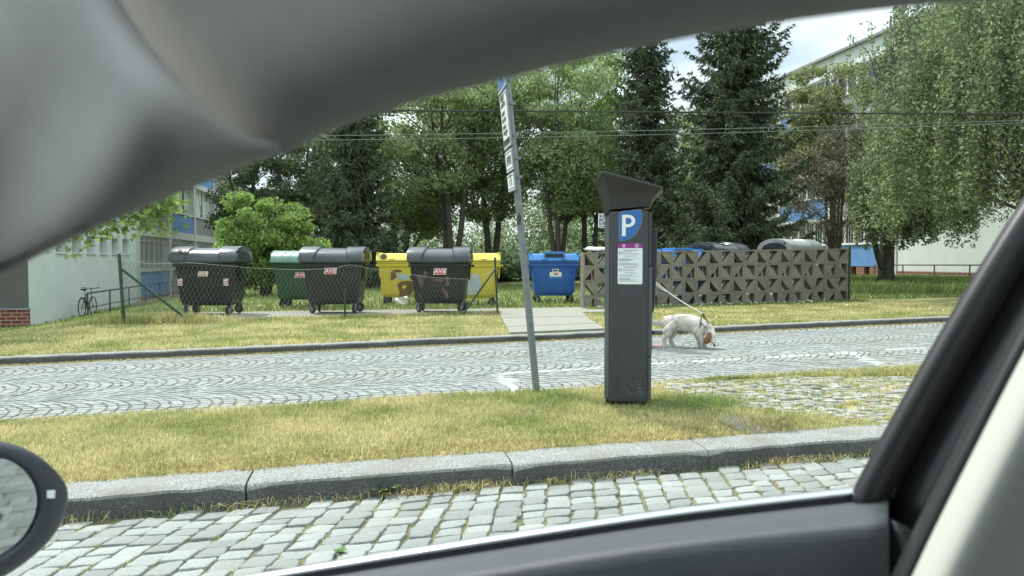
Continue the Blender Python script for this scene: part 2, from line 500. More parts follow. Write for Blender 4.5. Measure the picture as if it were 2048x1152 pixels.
# kerbs
def kerb(name, fy, w, zt, zb, x0, x1, ln, m, label=None):
    mb = MB()
    x = x0
    R = random.Random(3)
    while x < x1:
        l = ln * R.uniform(.85, 1.15); e = min(x + l, x1) - (.012 if w > .2 else .003)
        j = R.uniform(-.004, .006); a = R.uniform(-.008, .008)
        n = max(3, int((e - x) / .12))
        secs = []
        for i in range(n + 1):
            xx = x + (e - x) * i / n
            wob = R.uniform(-.009, .009)
            yy = fy(xx) + a + wob
            z = street_z(xx) + zt + j + R.uniform(-.003, .003); b = street_z(xx) + zb
            ec = (.02 if w > .2 else .006) if i in (0, n) else 0
            secs.append([(xx, yy + .004 + R.uniform(0, .008), b), (xx, yy + R.uniform(0, .006), z - .022 - ec), (xx, yy + .006 + ec * .5, z - .008 - ec * .7), (xx, yy + .022, z - ec * .5), (xx, yy + w * .5, z + .002 - ec * .3),
                         (xx, yy + w - .01, z - ec * .3), (xx, yy + w, z - .01), (xx, yy + w, b)])
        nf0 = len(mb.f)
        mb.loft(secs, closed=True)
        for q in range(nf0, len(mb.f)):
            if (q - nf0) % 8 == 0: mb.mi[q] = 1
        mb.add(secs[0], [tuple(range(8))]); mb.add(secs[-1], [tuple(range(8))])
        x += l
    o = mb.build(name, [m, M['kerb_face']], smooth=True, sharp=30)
    tag(o, kind='structure')
    return o
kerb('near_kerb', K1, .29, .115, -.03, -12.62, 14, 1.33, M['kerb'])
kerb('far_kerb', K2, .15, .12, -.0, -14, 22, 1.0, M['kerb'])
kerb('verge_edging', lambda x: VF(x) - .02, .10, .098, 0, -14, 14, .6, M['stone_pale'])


# setts
def setts(name, cells, m, z, jit=.006, rise=.006, oct_=True, top=.008):
    """cells: list of four corners (ccw seen from above)"""
    V = []; F = []
    R = np.random.default_rng(len(cells))
    for c in cells:
        c = np.array(c) + R.normal(0, jit, (4, 2))
        cen = c.mean(0)
        dz = R.uniform(-rise, rise) * 1.0
        tx, ty = R.normal(0, .02 if oct_ else .006, 2)
        if oct_:
            ring = []
            for k in range(4):
                p, q, r = c[k - 1], c[k], c[(k + 1) % 4]
                cut = R.uniform(.05, .13)
                ring.append(q + (p - q) * cut); ring.append(q + (r - q) * cut)
                ring.append((q + r) / 2 + R.normal(0, jit * .7, 2))
            ring = np.array(ring)
        else:
            ring = c
        n = len(ring); b = len(V)
        for s, dd in ((1.0, -.03), (.99, -top), (.955, -.0012), (.90, 0)) if oct_ else ((1.0, -.02), (.88, 0)):
            for p in ring:
                q = cen + (p - cen) * s
                h = z(q[0], q[1]) + dd + dz + tx * (q[0] - cen[0]) + ty * (q[1] - cen[1])
                V.append((q[0], q[1], h))
        L_ = 4 if oct_ else 2
        for i in range(L_ - 1):
            for k in range(n):
                F.append((b + i * n + k, b + i * n + (k + 1) % n, b + (i + 1) * n + (k + 1) % n, b + (i + 1) * n + k))
        F.append(tuple(b + (L_ - 1) * n + k for k in range(n)))
    me = bpy.data.meshes.new(name)
    me.from_pydata(V, [], F); me.update()
    o = link(name, me, m, smooth=oct_)
    tag(o, kind='structure')
    return o

# near street: courses of square setts running skew across it
cells = []
def course(i, y):
    return i * .129 + math.tan(rad(16)) * (y - 3.2) + .03 * math.sin(y * 1.3 + i * .05) - .035 * (y - 3.2) * (i * .129)
R = random.Random(11)
joints_near = []
for i in range(-38, 50):
    y = (1.2 if i < 0 else .2) + R.uniform(0, .1)
    while y < 4.2:
        l = R.uniform(.088, .128)
        g1 = .006; g2 = .003
        c = [(course(i, y + g2) + g1, y + g2), (course(i + 1, y + g2) - g1, y + g2), (course(i + 1, y + l - g2) - g1, y + l - g2), (course(i, y + l - g2) + g1, y + l - g2)]
        cx = sum(p[0] for p in c) / 4
        if y + l < K1(cx) + .03 and -3.6 < cx < 5.5:
            cells.append(c); joints_near.append((course(i, y), y))
        y += l
setts('near_street_setts', cells, M['stone_near'], lambda x, y: SL * x, .0065, .005, True, .006)
# a row laid along the kerb
# middle street: segmental arcs opening to the left
cells = []; white_cells = []
BW = 1.32
def marks(x, y):
    ya = 7.66 + .095 * (x - 1.25)
    if 1.22 < x < 7.2 and abs(y - ya) < .05:
        return (x % .9) < .62 or x < 1.9
    if 6.62 < y < 7.66 and abs(x - 1.29) < .075: return True
    if 7.1 < y < 8.2 and abs(x - (5.40 + (y - 7.1) * .28)) < .055: return True
    return False
for b in range(-1, 4):
    yb = 6.1 + b * BW
    nst = 12
    for i in range(-110, 170):
        for k in range(nst):
            t0, t1 = k / nst, (k + 1) / nst
            f = lambda t, ii: ii * .105 + .40 * (1 - (2 * t - 1) ** 2) + .012 * math.sin(ii * 1.7 + b) + (.05 if b % 2 else 0)
            g1 = .006; e = .05
            w = BW / nst
            c = [(f(t0 + e / nst, i) + g1, yb + (t0) * BW + .005), (f(t0 + e / nst, i + 1) - g1, yb + t0 * BW + .005),
                 (f(t1 - e / nst, i + 1) - g1, yb + t1 * BW - .005), (f(t1 - e / nst, i) + g1, yb + t1 * BW - .005)]
            cx = (c[0][0] + c[2][0]) / 2; cy = (c[0][1] + c[2][1]) / 2
            cy2 = cy + .06 * cx
            c = [(x, y + .06 * x) for x, y in c]
            if cx < -8 or cx > 12: continue
            if not (VF(cx) + .09 < cy2 < K2(cx) - .04): continue
            (white_cells if marks(cx, cy2) else cells).append(c)
setts('cobbled_street_setts', cells, M['stone_mid'], lambda x, y: SL * x + .03, .006, .0025, False)
setts('road_marking', white_cells, M['stone_white'], lambda x, y: SL * x + .033, .004, .002, False)


# parking pavement patch in the verge, small setts with grass between
def in_patch(x, y):
    xl = 2.35 + (6.2 - y) * .28 if y > 5.2 else 2.63 + (5.2 - y) * .9
    return x > xl and K1b(x) < y < VF(x) - .04 and not (x > 3.9 and y > 6.25 - .5 * min(1, (x - 3.9) / 1.6) - .1 * max(0, x - 5))
cells = []
R = random.Random(5)
y = 4.2
while y < 6.7:
    x = 2.2 + R.uniform(0, .1)
    while x < 9:
        w = R.uniform(.075, .105)
        yy = y + .03 * x
        if in_patch(x + w / 2, yy + .04) and R.random() < .93:
            cells.append([(x + .008, yy + .008), (x + w - .008, yy + .008), (x + w - .008, yy + .08), (x + .008, yy + .08)])
        x += w
    y += .088
setts('pavement_patch', cells, M['stone_pale'], lambda x, y: SL * x + .108, .009, .007, True, .006)
p = MB()
pts = [onp(q[0], q[1], .104) for q in ((1425, 838), (1462, 832), (1560, 868), (1510, 872))]
p.hexa([(v.x, v.y, v.z - .03) for v in pts] + [(v.x, v.y, v.z + .006) for v in pts])
tag(p.build('paving_border', M['kerb'], bevel=.004), kind='structure')

# concrete slab under the bins and the path down to the kerb
def flat(name, poly, m, h=.004, thick=.05, n=8):
    mb = MB()
    a, b, c, d = [Vector(q) for q in poly]
    rows = []
    for j in range(n + 1):
        t = j / n; l = a.lerp(d, t); r = b.lerp(c, t)
        rows.append([(lambda q: (q.x, q.y, float(lawn_z(q.x, q.y)) + h))(l.lerp(r, i / n)) for i in range(n + 1)])
    mb.loft(rows)
    o = mb.build(name, m)
    if thick:
        s = o.modifiers.new('thick', 'SOLIDIFY'); s.thickness = thick; s.offset = -1
    return tag(o, kind='structure')
def gp(px, py, h=.08): 
    v = onp(px, py, h, 0.0); return (v.x, v.y)
flat('bin_pad', [(-4.0, 15.55), (5.4, 15.75), (5.4, 17.4), (-4.0, 17.2)], M['concrete'], .022, .06)
for b in range(4):
    ya, yb = 10.80 + b * 1.2, 11.99 + b * 1.2
    xl = lambda y: 2.0 + (y - 10.9) * .14
    xr = lambda y: 3.50 + (y - 10.9) * .215
    flat('path_slab', [(xl(ya), ya - .02), (xr(ya), ya + .10), (xr(yb), yb + .09), (xl(yb), yb - .03)], M['concrete'], .03 + .004 * (b % 2), .06, 3)


# ------------------------------------------------------------ grass
def blades(name, xy, h, w, m, zf, kind='stuff', lean=.5, parent=None):
    n = len(xy)
    x, y = xy[:, 0], xy[:, 1]
    z = zf(x, y)
    hh = h * rng.uniform(.5, 1.25, n) if np.isscalar(h) else h * rng.uniform(.6, 1.2, n)
    a = rng.uniform(0, 2 * np.pi, n); ww = w * rng.uniform(.6, 1.3, n)
    la = rng.uniform(0, 2 * np.pi, n); ll = hh * rng.uniform(.1, 1.0, n) * lean
    dx, dy = np.cos(a) * ww / 2, np.sin(a) * ww / 2
    B = np.stack([x, y, z - .01], 1)
    Mid = B + np.stack([np.cos(la) * ll * .35, np.sin(la) * ll * .35, hh * .6 + .01], 1)
    T = B + np.stack([np.cos(la) * ll, np.sin(la) * ll, hh * (1 - .3 * (ll / hh)) + .01], 1)
    D = np.stack([dx, dy, 0 * dx], 1)
    T2 = T + D * .12
    V = np.stack([B - D, B + D, Mid + D * .8, T2, T - D * .12, Mid - D * .8], 1).reshape(-1, 3)
    me = bpy.data.meshes.new(name)
    me.vertices.add(len(V)); me.vertices.foreach_set('co', V.astype(np.float32).ravel())
    I = (np.arange(n)[:, None] * 6 + np.array([0, 1, 2, 5, 5, 2, 3, 4])[None]).astype(np.int32).ravel()
    me.loops.add(len(I)); me.loops.foreach_set('vertex_index', I)
    me.polygons.add(2 * n)
    me.polygons.foreach_set('loop_start', np.arange(0, 8 * n, 4, dtype=np.int32))
    me.polygons.foreach_set('loop_total', np.full(2 * n, 4, np.int32))
    me.update(calc_edges=True)
    o = link(name, me, m, parent)
    return tag(o, kind=kind) if kind else o


def scatter(n, x0, x1, yf0, yf1, pw=1.0):
    x = rng.uniform(x0, x1, n); t = rng.uniform(0, 1, n) ** pw
    a, b = yf0(x), yf1(x)
    return np.stack([x, a + (b - a) * t], 1)

xy = scatter(120000, -3.6, 3.4, lambda x: K1b(x) + .0, lambda x: VF(x) + .02)
pm = np.array([in_patch(a, b) for a, b in xy])
bd_ = (np.abs(xy[:, 0] - 2.45 + (xy[:, 1] - 4.45) * 1.2) < .16) & (xy[:, 1] > 4.28) & (xy[:, 1] < 4.62)
xy = xy[~pm & ~bd_]
bare = np.sin(xy[:, 0] * 2.1 + 1) * np.sin(xy[:, 1] * 3.3) 
xy = xy[(rng.uniform(0, 1, len(xy)) < .75 + .25 * bare)]
edge = np.minimum((xy[:, 1] - K1b(xy[:, 0])) / .35, 1)
hv = .018 + .026 * np.clip(edge, 0, 1) * (1 + .3 * np.sin(xy[:, 0] * 3) * np.cos(xy[:, 1] * 4))
blades('verge_grass', xy, hv, .0055, M['grass'], lambda x, y: street_z(x) + .095, lean=.9)
xy = scatter(9000, -3.5, 2.8, lambda x: K1b(x) - .03, lambda x: K1b(x) + .28, 1.5)
blades('straw_litter', xy, .04, .005, M['straw'], lambda x, y: street_z(x) + .105, lean=1.6)
# rough patch on the mound to the right and tufts in the pavement patch
xy = scatter(26000, 3.0, 8.5, lambda x: 5.9 + 0 * x, lambda x: VF(x) + .04)
keep = np.array([not in_patch(a, b) for a, b in xy])
xy = xy[keep]
blades('mound_grass', xy, .05, .007, M['grass'], lambda x, y: street_z(x) + .10, lean=.9)
tc_ = []
for _ in range(2000):
    a = rng.uniform(2.3, 7.5); b = rng.uniform(4.35, 6.6)
    if in_patch(a, b):
        d = .5 + .5 * math.sin(a * 2.3) * math.cos(b * 4)
        if rng.uniform() < .35 + .5 * d:
            k = int(rng.integers(8, 34)); tc_.append(rng.normal((a, b), (.045, .014), (k, 2)))
xy = np.concatenate(tc_)
blades('pavement_tuft_grass', xy, .024, .006, M['grass'], lambda x, y: street_z(x) + .105, lean=1.0)
# grass clump behind / right of the meter foot
xy = rng.normal((2.35, 5.30), (.22, .14), (5000, 2))
blades('meter_foot_grass', xy, .06, .005, M['grass_green'], lambda x, y: street_z(x) + .095, lean=.8)
# joints of the near street
t_ = []
for (a, b) in joints_near:
    q = .5 + .5 * math.sin(a * 1.1 + 1.0) * math.sin(b * 3.1 + a)
    if random.random() < .42 + .5 * q:
        k = random.randint(6, 26)
        yy = rng.uniform(b, b + .12, k)
        t_.append(np.stack([a + math.tan(rad(16)) * (yy - b) + rng.normal(0, .007, k), yy], 1))
xy = np.concatenate(t_)
blades('joint_grass', xy, .018, .0035, M['grass'], lambda x, y: street_z(x) - .008, lean=1.2)
# straw and tufts along the foot of the near kerb
xy = scatter(5200, -2.4, 4.5, lambda x: K1(x) - .09, lambda x: K1(x) + .0, .6)
den = .5 + .5 * np.sin(xy[:, 0] * 4.3) * np.sin(xy[:, 0] * 1.9 + 1)
xy = xy[rng.uniform(0, 1, len(xy)) < .05 + .8 * den ** 2]
blades('kerb_foot_straw', xy, .06, .003, M['straw'], lambda x, y: street_z(x) + .002, lean=2.4)
xy = scatter(700, -2.4, 4.5, lambda x: K1(x) - .07, lambda x: K1(x) + .0, .6)
blades('kerb_foot_grass', xy, .035, .004, M['grass_green'], lambda x, y: street_z(x) + .0, lean=1.0)
# far kerb foot
xy = scatter(9000, -6.5, 10, lambda x: K2(x) - .16, lambda x: K2(x) - .0, .5)
blades('far_kerb_straw', xy, .02, .012, M['straw'], lambda x, y: street_z(x) + .03, lean=1.5)
xy = scatter(5000, -5, 8, lambda x: VF(x) + .06, lambda x: VF(x) + .22, 2)
blades('street_edge_grass', xy, .02, .008, M['grass'], lambda x, y: street_z(x) + .03, lean=1.2)

# lawn beyond the far kerb
def onpath(x, y):
    return (y < 15.75) & (x > 2.0 + (y - 10.9) * .14) & (x < 3.5 + (y - 10.9) * .215)
def onpad(x, y):
    return (y > 15.5) & (y < 17.3) & (x > -4.05) & (x < 5.2)
xy = scatter(150000, -9.5, 13, lambda x: K2b(x) - .01, lambda x: 17.5 + 0 * x, 1.25)
m_ = ~onpath(xy[:, 0], xy[:, 1]) & ~onpad(xy[:, 0], xy[:, 1])
xy = xy[m_]
blades('lawn_grass', xy, .05, .012, M['grass'], lawn_z, lean=.9)
xy = scatter(60000, -14, 26, lambda x: 17.3 + 0 * x, lambda x: 33 + 0 * x, 1.3)
blades('back_lawn_grass', xy, .11, .026, M['grass_green'], lawn_z, lean=.7)
# tall grass along the left end of the fence, the wall foot and under the trees
def tall(n, x0, x1, y0, y1, h, w=.012, m='grass_green'):
    xy = np.stack([rng.uniform(x0, x1, n), rng.uniform(y0, y1, n)], 1)
    return xy, h, w
xy = rng.normal((-3.9, 14.55), (.5, .14), (5200, 2))
blades('tall_fence_grass', xy, .19, .012, M['grass'], lawn_z, lean=.7)
xy = np.stack([rng.uniform(-4, 2.7, 7000), 0 * np.arange(7000.)], 1); xy[:, 1] = 14.35 + (xy[:, 0] + 4.4) * .2 + rng.normal(0, .07, 7000)
blades('fence_foot_grass', xy, .085, .012, M['grass'], lawn_z, lean=.7)
xy = np.stack([rng.uniform(4.9, 12.2, 9000), rng.uniform(16.5, 17.05, 9000)], 1)
blades('wall_foot_grass', xy, .07, .012, M['grass_green'], lawn_z, lean=.7)
xy = np.stack([rng.uniform(11, 30, 26000), rng.uniform(19, 31, 26000)], 1)
blades('long_grass', xy, .26, .03, M['grass_green'], lawn_z, lean=.5)


# ------------------------------------------------------------ parking meter
def parking_meter():
    c = onp(1258, 806, .10)
    t = empty('parking_meter', (1.915, 5.43, SL * 2 + .085), -rad(22.5),
              'tall charcoal parking meter with a flared slanted hood and blue P panel', 'parking meter')
    # local: x right, y away; front face at y=-.14
    H0 = .06
    # body cross-section: front (0.24 wide), chamfer on the left, back
    prof = [(-.122, -.117), (-.112, -.125), (.165, -.125), (.165, .15), (-.165, .15), (-.165, -.035), (-.162, -.048)]
    b = MB(); b.prism(prof, H0, 1.50, 'z')
    body = b.build('body', M['meter'], t, bevel=.006)
    # proud front plate gives the vertical reveal lines
    f = MB(); f.box(-.058, .155, -.129, -.1255, H0 + .02, 1.485); f.build('front_plate', M['meter'], t, bevel=.002)
    f = MB(); f.prism([(-.1655, -.0535), (-.1285, -.1165), (-.1255, -.1155), (-.1625, -.0525)], .08, 1.46, 'z'); f.build('corner_panel', M['meter_side'], t)
    # right hand door leaves
    for z0, z1, mm, d in ((.08, .40, 'meter_side', .010), (.41, 1.08, 'meter_side', .014), (1.09, 1.49, 'meter', .006)):
        f = MB(); f.box(.1655, .178 + d, -.118, .13, z0, z1)
        dd = f.build('side_door', M[mm], t, bevel=.005)
        if mm == 'meter_side' and z0 > .3:
            k = MB(); k.disc((.20, -.06, .585), .014, (1, 0, 0), .03); k.build('lock', M['black'], dd)
    f = MB(); f.prism([(.172, .70), (.205, .74), (.225, 1.06), (.225, 1.36), (.215, 1.38), (.172, 1.38)], -.02, .13, 'y')
    f.build('operating_panel', M['hood'], t, bevel=.006)
    # hood: flares out from the neck up to a slanted top
    lo = [(-.170, -.06), (-.120, -.132), (.170, -.132), (.170, .155), (-.170, .155)]
    z_lo = [1.475, 1.512, 1.535, 1.535, 1.475]
    top = [(-.245, -.10), (-.165, -.235), (.262, -.235), (.262, .19), (-.245, .19)]
    z_top = [1.71, 1.78, 1.655, 1.655, 1.71]
    rows = []
    for k in range(9):
        s = k / 8; e = .35 * s + .65 * s ** 2.2
        rows.append([(a[0] + (b_[0] - a[0]) * e, a[1] + (b_[1] - a[1]) * e, za + (zb - za) * s) for a, b_, za, zb in zip(lo, top, z_lo, z_top)])
    h = MB(); h.loft(rows, closed=True)
    n = 5; h.add(rows[-1], [tuple(range(5))]); h.add(rows[0], [tuple(range(5))])
    hood = h.build('hood', M['hood'], t, smooth=True, sharp=25)
    hb = MB(); cen = Vector((0, 0, 0))
    tp = [Vector(p) for p in rows[-1]]
    mid = sum(tp, Vector()) / 5
    hb.add([p + (p - mid) * .012 for p in tp] + [p + (p - mid) * .012 + Vector((0, 0, .014)) for p in tp],
           [tuple(range(5)), (5, 6, 7, 8, 9)] + [(i, (i + 1) % 5, (i + 1) % 5 + 5, i + 5) for i in range(5)])
    hb.build('solar_cover', M['meter'], hood)
    s = MB(); s.box(-.150, .150, -.105, .135, -.02, .062); s.build('plinth', M['black'], t)
    f = MB(); f.box(-.176, -.160, -.05, .05, 1.468, 1.478); f.build('hinge', M['steel'], t)
    # P panel: rounded top, right side sweeping down to the left
    yb = -.1305
    PX = Matrix.Translation((-.008, 0, 0)) @ Matrix.Diagonal((1.16, 1, 1, 1))
    def rounded(poly, r, n=5):
        out = []
        m = len(poly)
        for i in range(m):
            p, q, w = Vector(poly[i - 1]), Vector(poly[i]), Vector(poly[(i + 1) % m])
            rr = r[i] if isinstance(r, list) else r
            a = q + (p - q).normalized() * rr; c = q + (w - q).normalized() * rr
            for k in range(n + 1):
                u = k / n
                out.append(tuple(a * (1 - u) ** 2 + q * 2 * u * (1 - u) + c * u * u))
        return out
    shp = rounded([(-.040, 1.492), (.104, 1.512), (.107, 1.40), (.040, 1.290), (-.036, 1.272)], [.03, .028, .07, .06, .03])
    q_ = MB(); q_.M = PX; q_.prism(rounded([(-.044, 1.496), (.108, 1.516), (.111, 1.398), (.042, 1.286), (-.040, 1.268)], [.03, .028, .07, .06, .03]), yb, yb + .003, 'y').build('panel_edge', M['steel'], t)
    ps = MB(); ps.M = PX; ps.prism(shp, yb - .002, yb + .001, 'y'); pp = ps.build('parking_symbol_panel', M['sign_blue'], t)
    # the letter P as shapes
    L_ = MB(); L_.M = PX; L_.box(-.020, .004, yb - .0052, yb - .0025, 1.312, 1.472)
    n = 14; outer = []; inner = []
    cz = 1.4255; R0, R1 = .0465, .0235
    for k in range(n + 1):
        a = math.pi / 2 - math.pi * k / n
        outer.append((.018 + R0 * math.cos(a), cz + R0 * math.sin(a))); inner.append((.018 + R1 * math.cos(a), cz + R1 * math.sin(a)))
    outer = [(-.0, cz + R0)] + outer + [(-.0, cz - R0)]; inner = [(-.0, cz + R1)] + inner + [(-.0, cz - R1)]
    for i in range(len(outer) - 1):
        L_.prism([outer[i], outer[i + 1], inner[i + 1], inner[i]], yb - .0050, yb - .0025, 'y')
    L_.build('letter_p', M['white'], pp)
    # notice
    nt_ = MB(); nt_.M = PX; nt_.prism(rounded([(-.046, 1.222), (.112, 1.222), (.112, .952), (-.046, .952)], [.002, .002, .012, .012]), yb - .001, yb + .001, 'y')
    no = nt_.build('tariff_notice', M['paper'], t)
    bd = MB(); bd.M = PX; bd.box(-.046, .112, yb - .001, yb + .001, 1.2225, 1.258); band = bd.build('magenta_band', M['magenta'], t)
    em = MB(); em.M = PX
    for k in range(6):
        a = k * 1.05; em.disc((-.008 + .007 * math.cos(a), yb - .0012, 1.2435 + .006 * math.sin(a)), .0032, (0, 1, 0), .0012, 8)
    em.box(-.018, .004, yb - .0018, yb - .0012, 1.2290, 1.2305)
    em.box(-.014, .000, yb - .0018, yb - .0012, 1.2262, 1.2275)
    for k in range(5): em.box(.062, .090 - (.006 if k % 2 else 0), yb - .0018, yb - .0012, 1.2285 + k * .0058, 1.2305 + k * .0058)
    em.build('emblem', M['white'], band)
    ln = MB(); ln.M = PX; R = random.Random(4); z = 1.212
    sec = [('t', .022, .080)]
    rowsz = []
    z = 1.208
    for kind_ in 'HgIll.cc.llbll.lbll.H.Ill.cc.lll.lblll':
        if kind_ == '.': z -= .0055; continue
        if kind_ == 'H': ln.box(-.010, .084, yb - .0018, yb - .0012, z - .0032, z, 0); z -= .011; continue
        if kind_ == 'I': ln.box(-.038, -.030, yb - .0018, yb - .0012, z - .006, z + .002, 0)
        x0 = {'c': -.008 + R.uniform(0, .01)}.get(kind_, -.038 if kind_ != 'I' else -.026)
        x1 = {'c': .075 - R.uniform(0, .01)}.get(kind_, R.uniform(.02, .104))
        x = x0
        while x < x1:
            w = R.uniform(.004, .014); ln.box(x, min(x + w, x1), yb - .0018, yb - .0012, z - (.0022 if kind_ != 'b' else .003), z, 1 if kind_ != 'b' else 0); x += w + .0018
        z -= .0062
    ln.build('print', [M['ink'], M['greyink']], no)
    # paint scratches near the foot
    sc = MB()
    for _ in range(38):
        x = R.uniform(-.03, .12); z = .10 + abs(R.gauss(0, .10)); w = R.uniform(.004, .03)
        sc.box(x, x + w, -.1295, -.1291, z, z + R.uniform(.0006, .0016))
    sc.build('scratch_marks', M['greyink'], t)
    return t
parking_meter()


# ------------------------------------------------------------ leaning sign post with plates
def sign_post():
    foot = onp(1073, 782, .10)
    topd = foot.dot(FW) - CAM.dot(FW) - .25
    t = empty('sign_post', (foot.x, foot.y, foot.z), 0, 'leaning grey steel post carrying a stack of traffic plates seen edge-on', 'sign post')
    top = ip(1004, 60, topd)
    ax = (top - foot)
    Lh = ax.length; a = ax.normalized()
    P = lambda s: a * s          # local point at distance s up the post
    MB().tube([P(-.15), P(Lh)], .0315, 16).build('pole', M['steel'], t, smooth=True, sharp=60)
    def s_of(py): return Lh * (782 - py) / (782 - 60)
    for py in (157, 203, 264, 310, 347):
        s = s_of(py)
        k = MB(); k.tube([P(s - .014), P(s + .014)], .036, 16); 
        k.M = Matrix.Translation(P(s)); k.box(-.062, .05, -.04, -.026, -.012, .012); k.disc((.0, -.045, 0), .007, (0, 1, 0), .014, 8); k.M = None
        k.build('clamp', M['steel'], t, smooth=True, sharp=40)
    # the plates: nearly edge-on to us, standing off to the left of the pole
    v = (Vector((foot.x, foot.y, 0)) - Vector((0, 0, 0))).normalized()       # direction of view
    w = Matrix.Rotation(rad(9.5), 3, 'Z') @ v                             # plate runs mostly along the view
    u = -w                                                                  # towards us
    nrm = Vector((u.y, -u.x, 0));
    if nrm.dot(RT) > 0: nrm = -nrm                                          # faces left
    nrm = Vector((nrm.x, nrm.y, 0)).normalized()
    def plate(name, py0, py1, wid, m, off=0):
        s0, s1 = s_of(py1), s_of(py0)
        e = Vector((0, 0, 1))
        base = P((s0 + s1) / 2) + nrm * .045
        # frame: X = along plate (view direction), Y = up the post, Z = its normal
        X = (-u).normalized(); Y = a; Z = X.cross(Y).normalized(); 
        if Z.dot(nrm) < 0: Z = -Z
        X = Y.cross(Z).normalized()
        Mx = Matrix(((X.x, Y.x, Z.x, base.x), (X.y, Y.y, Z.y, base.y), (X.z, Y.z, Z.z, base.z), (0, 0, 0, 1)))
        h = (s1 - s0)
        b = MB(); b.M = Mx
        b.box(-wid / 2, wid / 2, -h / 2, h / 2, -.012, .002, 0)
        o = b.build(name, M['steel'], t, bevel=.004)
        f = MB(); f.M = Mx; f.box(-wid / 2 + .008, wid / 2 - .008, -h / 2 + .008, h / 2 - .008, .0025, .004)
        fc = f.build('plate_face', m, o)
        return o, fc, Mx, wid, h
    o, fc, Mx, wd, h = plate('parking_plate', 40, 178, .46, M['white'])
    b = MB(); b.M = Mx; b.box(-wd / 2 + .02, wd / 2 - .02, -h / 2 + .02, h / 2 - .02, .0045, .005); b.build('blue_field', M['sign_blue'], fc)
    text('P', 'letter', M['white'], .42, Mx @ Matrix.Translation((0, 0, .0062)), o, bold=.008)
    def border(Mx, wd, h, parent, inset=.02, t_=.007):
        b = MB(); b.M = Mx
        x, y = wd / 2 - inset, h / 2 - inset
        b.box(-x, x, y - t_, y, .0045, .005); b.box(-x, x, -y, -y + t_, .0045, .005)
        b.box(-x, -x + t_, -y + t_ + .001, y - t_ - .001, .0045, .005); b.box(x - t_, x, -y + t_ + .001, y - t_ - .001, .0045, .005)
        b.build('border_line', M['ink'], parent)
    o, fc, Mx, wd, h = plate('notice_plate', 182, 290, .44, M['paper']); border(Mx, wd, h, fc)
    b = MB(); b.M = Mx
    R = random.Random(8)
    for k, (yy, hh, n) in enumerate(((.36, .05, 4), (.25, .035, 5), (.10, .035, 4), (-.02, .035, 5), (-.14, .03, 4), (-.24, .03, 5))):
        x = -.15
        for q in range(n):
            w_ = R.uniform(.025, .055); b.box(x, x + w_, yy * h, yy * h + hh, .0045, .005); x += w_ + .014
    b.box(-.18, .18, -h * .43, -h * .33, .0045, .005)
    b.build('print', M['ink'], fc)
    o, fc, Mx, wd, h = plate('arrow_plate', 294, 337, .42, M['paper']); border(Mx, wd, h, fc)
    b = MB(); b.M = Mx
    for x in (-.12, -.07, .0, .06, .11): b.box(x, x + .03, -.035, .04, .0045, .005)
    b.box(-.05, .0, -.005, .01, .0052, .0056)
    b.build('print', M['ink'], fc)
    o, fc, Mx, wd, h = plate('hours_plate', 340, 376, .42, M['paper']); border(Mx, wd, h, fc)
    b = MB(); b.M = Mx
    for x in (-.08, .0, .05): b.box(x, x + .022, -.03, .03, .0045, .005)
    b.build('print', M['ink'], fc)
    # torn sticker half way up
    s = s_of(432)
    b = MB(); b.M = Matrix.Translation(P(s))
    b.add([(-.034, -.034, -.04), (-.005, -.04, -.05), (.004, -.038, .02), (-.014, -.041, .055), (-.03, -.036, .03)], [(0, 1, 2, 3, 4)])
    q = b.build('torn_sticker', M['bark'], t)
    q.modifiers.new('s', 'SOLIDIFY').thickness = .001
sign_post()


# ------------------------------------------------------------ bins
def wheel(parent, x, y, ang):
    w = empty('wheel', (x, y, .1)); w.parent = parent; w.rotation_euler = (0, 0, ang)
    MB().disc((0, 0, 0), .098, (0, 1, 0), .045, 22).build('tyre', M['rubber'], w, bevel=.01)
    MB().disc((0, 0, 0), .05, (0, 1, 0), .05, 14).build('hub', M['steel'], w)
    f = MB()
    for s in (-1, 1):
        f.hexa([(-.02, s * .032 - .003, -.012), (.02, s * .032 - .003, -.012), (.02, s * .032 + .003, -.012), (-.02, s * .032 + .003, -.012),
                (-.075, s * .032 - .003, .105), (-.015, s * .032 - .003, .105), (-.015, s * .032 + .003, .105), (-.075, s * .032 + .003, .105)])
    f.box(-.09, .0, -.045, .045, .105, .115)
    f.build('fork', M['steel'], w)


def body_mesh(wt=1.20, wb=1.06, dt=.93, db=.76, z0=.20, z1=1.10):
    """tapered tub, bottom corners rounded in the front view"""
    mb = MB()
    rows = []
    for (fz, fw) in ((0, .86), (.025, .93), (.07, .985), (.14, 1.0), (.5, 1), (.999, 1)):
        z = z0 + (z1 - z0) * fz
        w = (wb + (wt - wb) * fz) / 2 * fw; d = (db + (dt - db) * fz) / 2 * (.9 + .1 * min(1, fz / .1))
        r = .05
        ring = []
        for (sx, sy, a0) in ((1, -1, -90), (1, 1, 0), (-1, 1, 90), (-1, -1, 180)):
            for k in range(5):
                a = rad(a0 + 22.5 * k)
                ring.append((sx * (w - r) + r * math.cos(a), sy * (d - r) + r * math.sin(a), z))
        rows.append(ring)
    mb.loft(rows, closed=True)
    mb.add(rows[0], [tuple(range(20))[::-1]]); mb.add(rows[-1], [tuple(range(20))])
    return mb


def dome_lid(mb, w, d, z, h, ends=.0, x0=None, x1=None, n=18, flat_=.0):
    """half-barrel lid between x0 and x1; returns profile"""
    x0 = -w / 2 if x0 is None else x0; x1 = w / 2 if x1 is None else x1
    pr = []
    for k in range(n + 1):
        a = math.pi * k / n
        pr.append((-d / 2 * math.cos(a) * (1 if abs(math.cos(a)) < .98 else 1), z + h * math.sin(a) ** .82))
    mb.prism(pr, x0, x1, 'x')


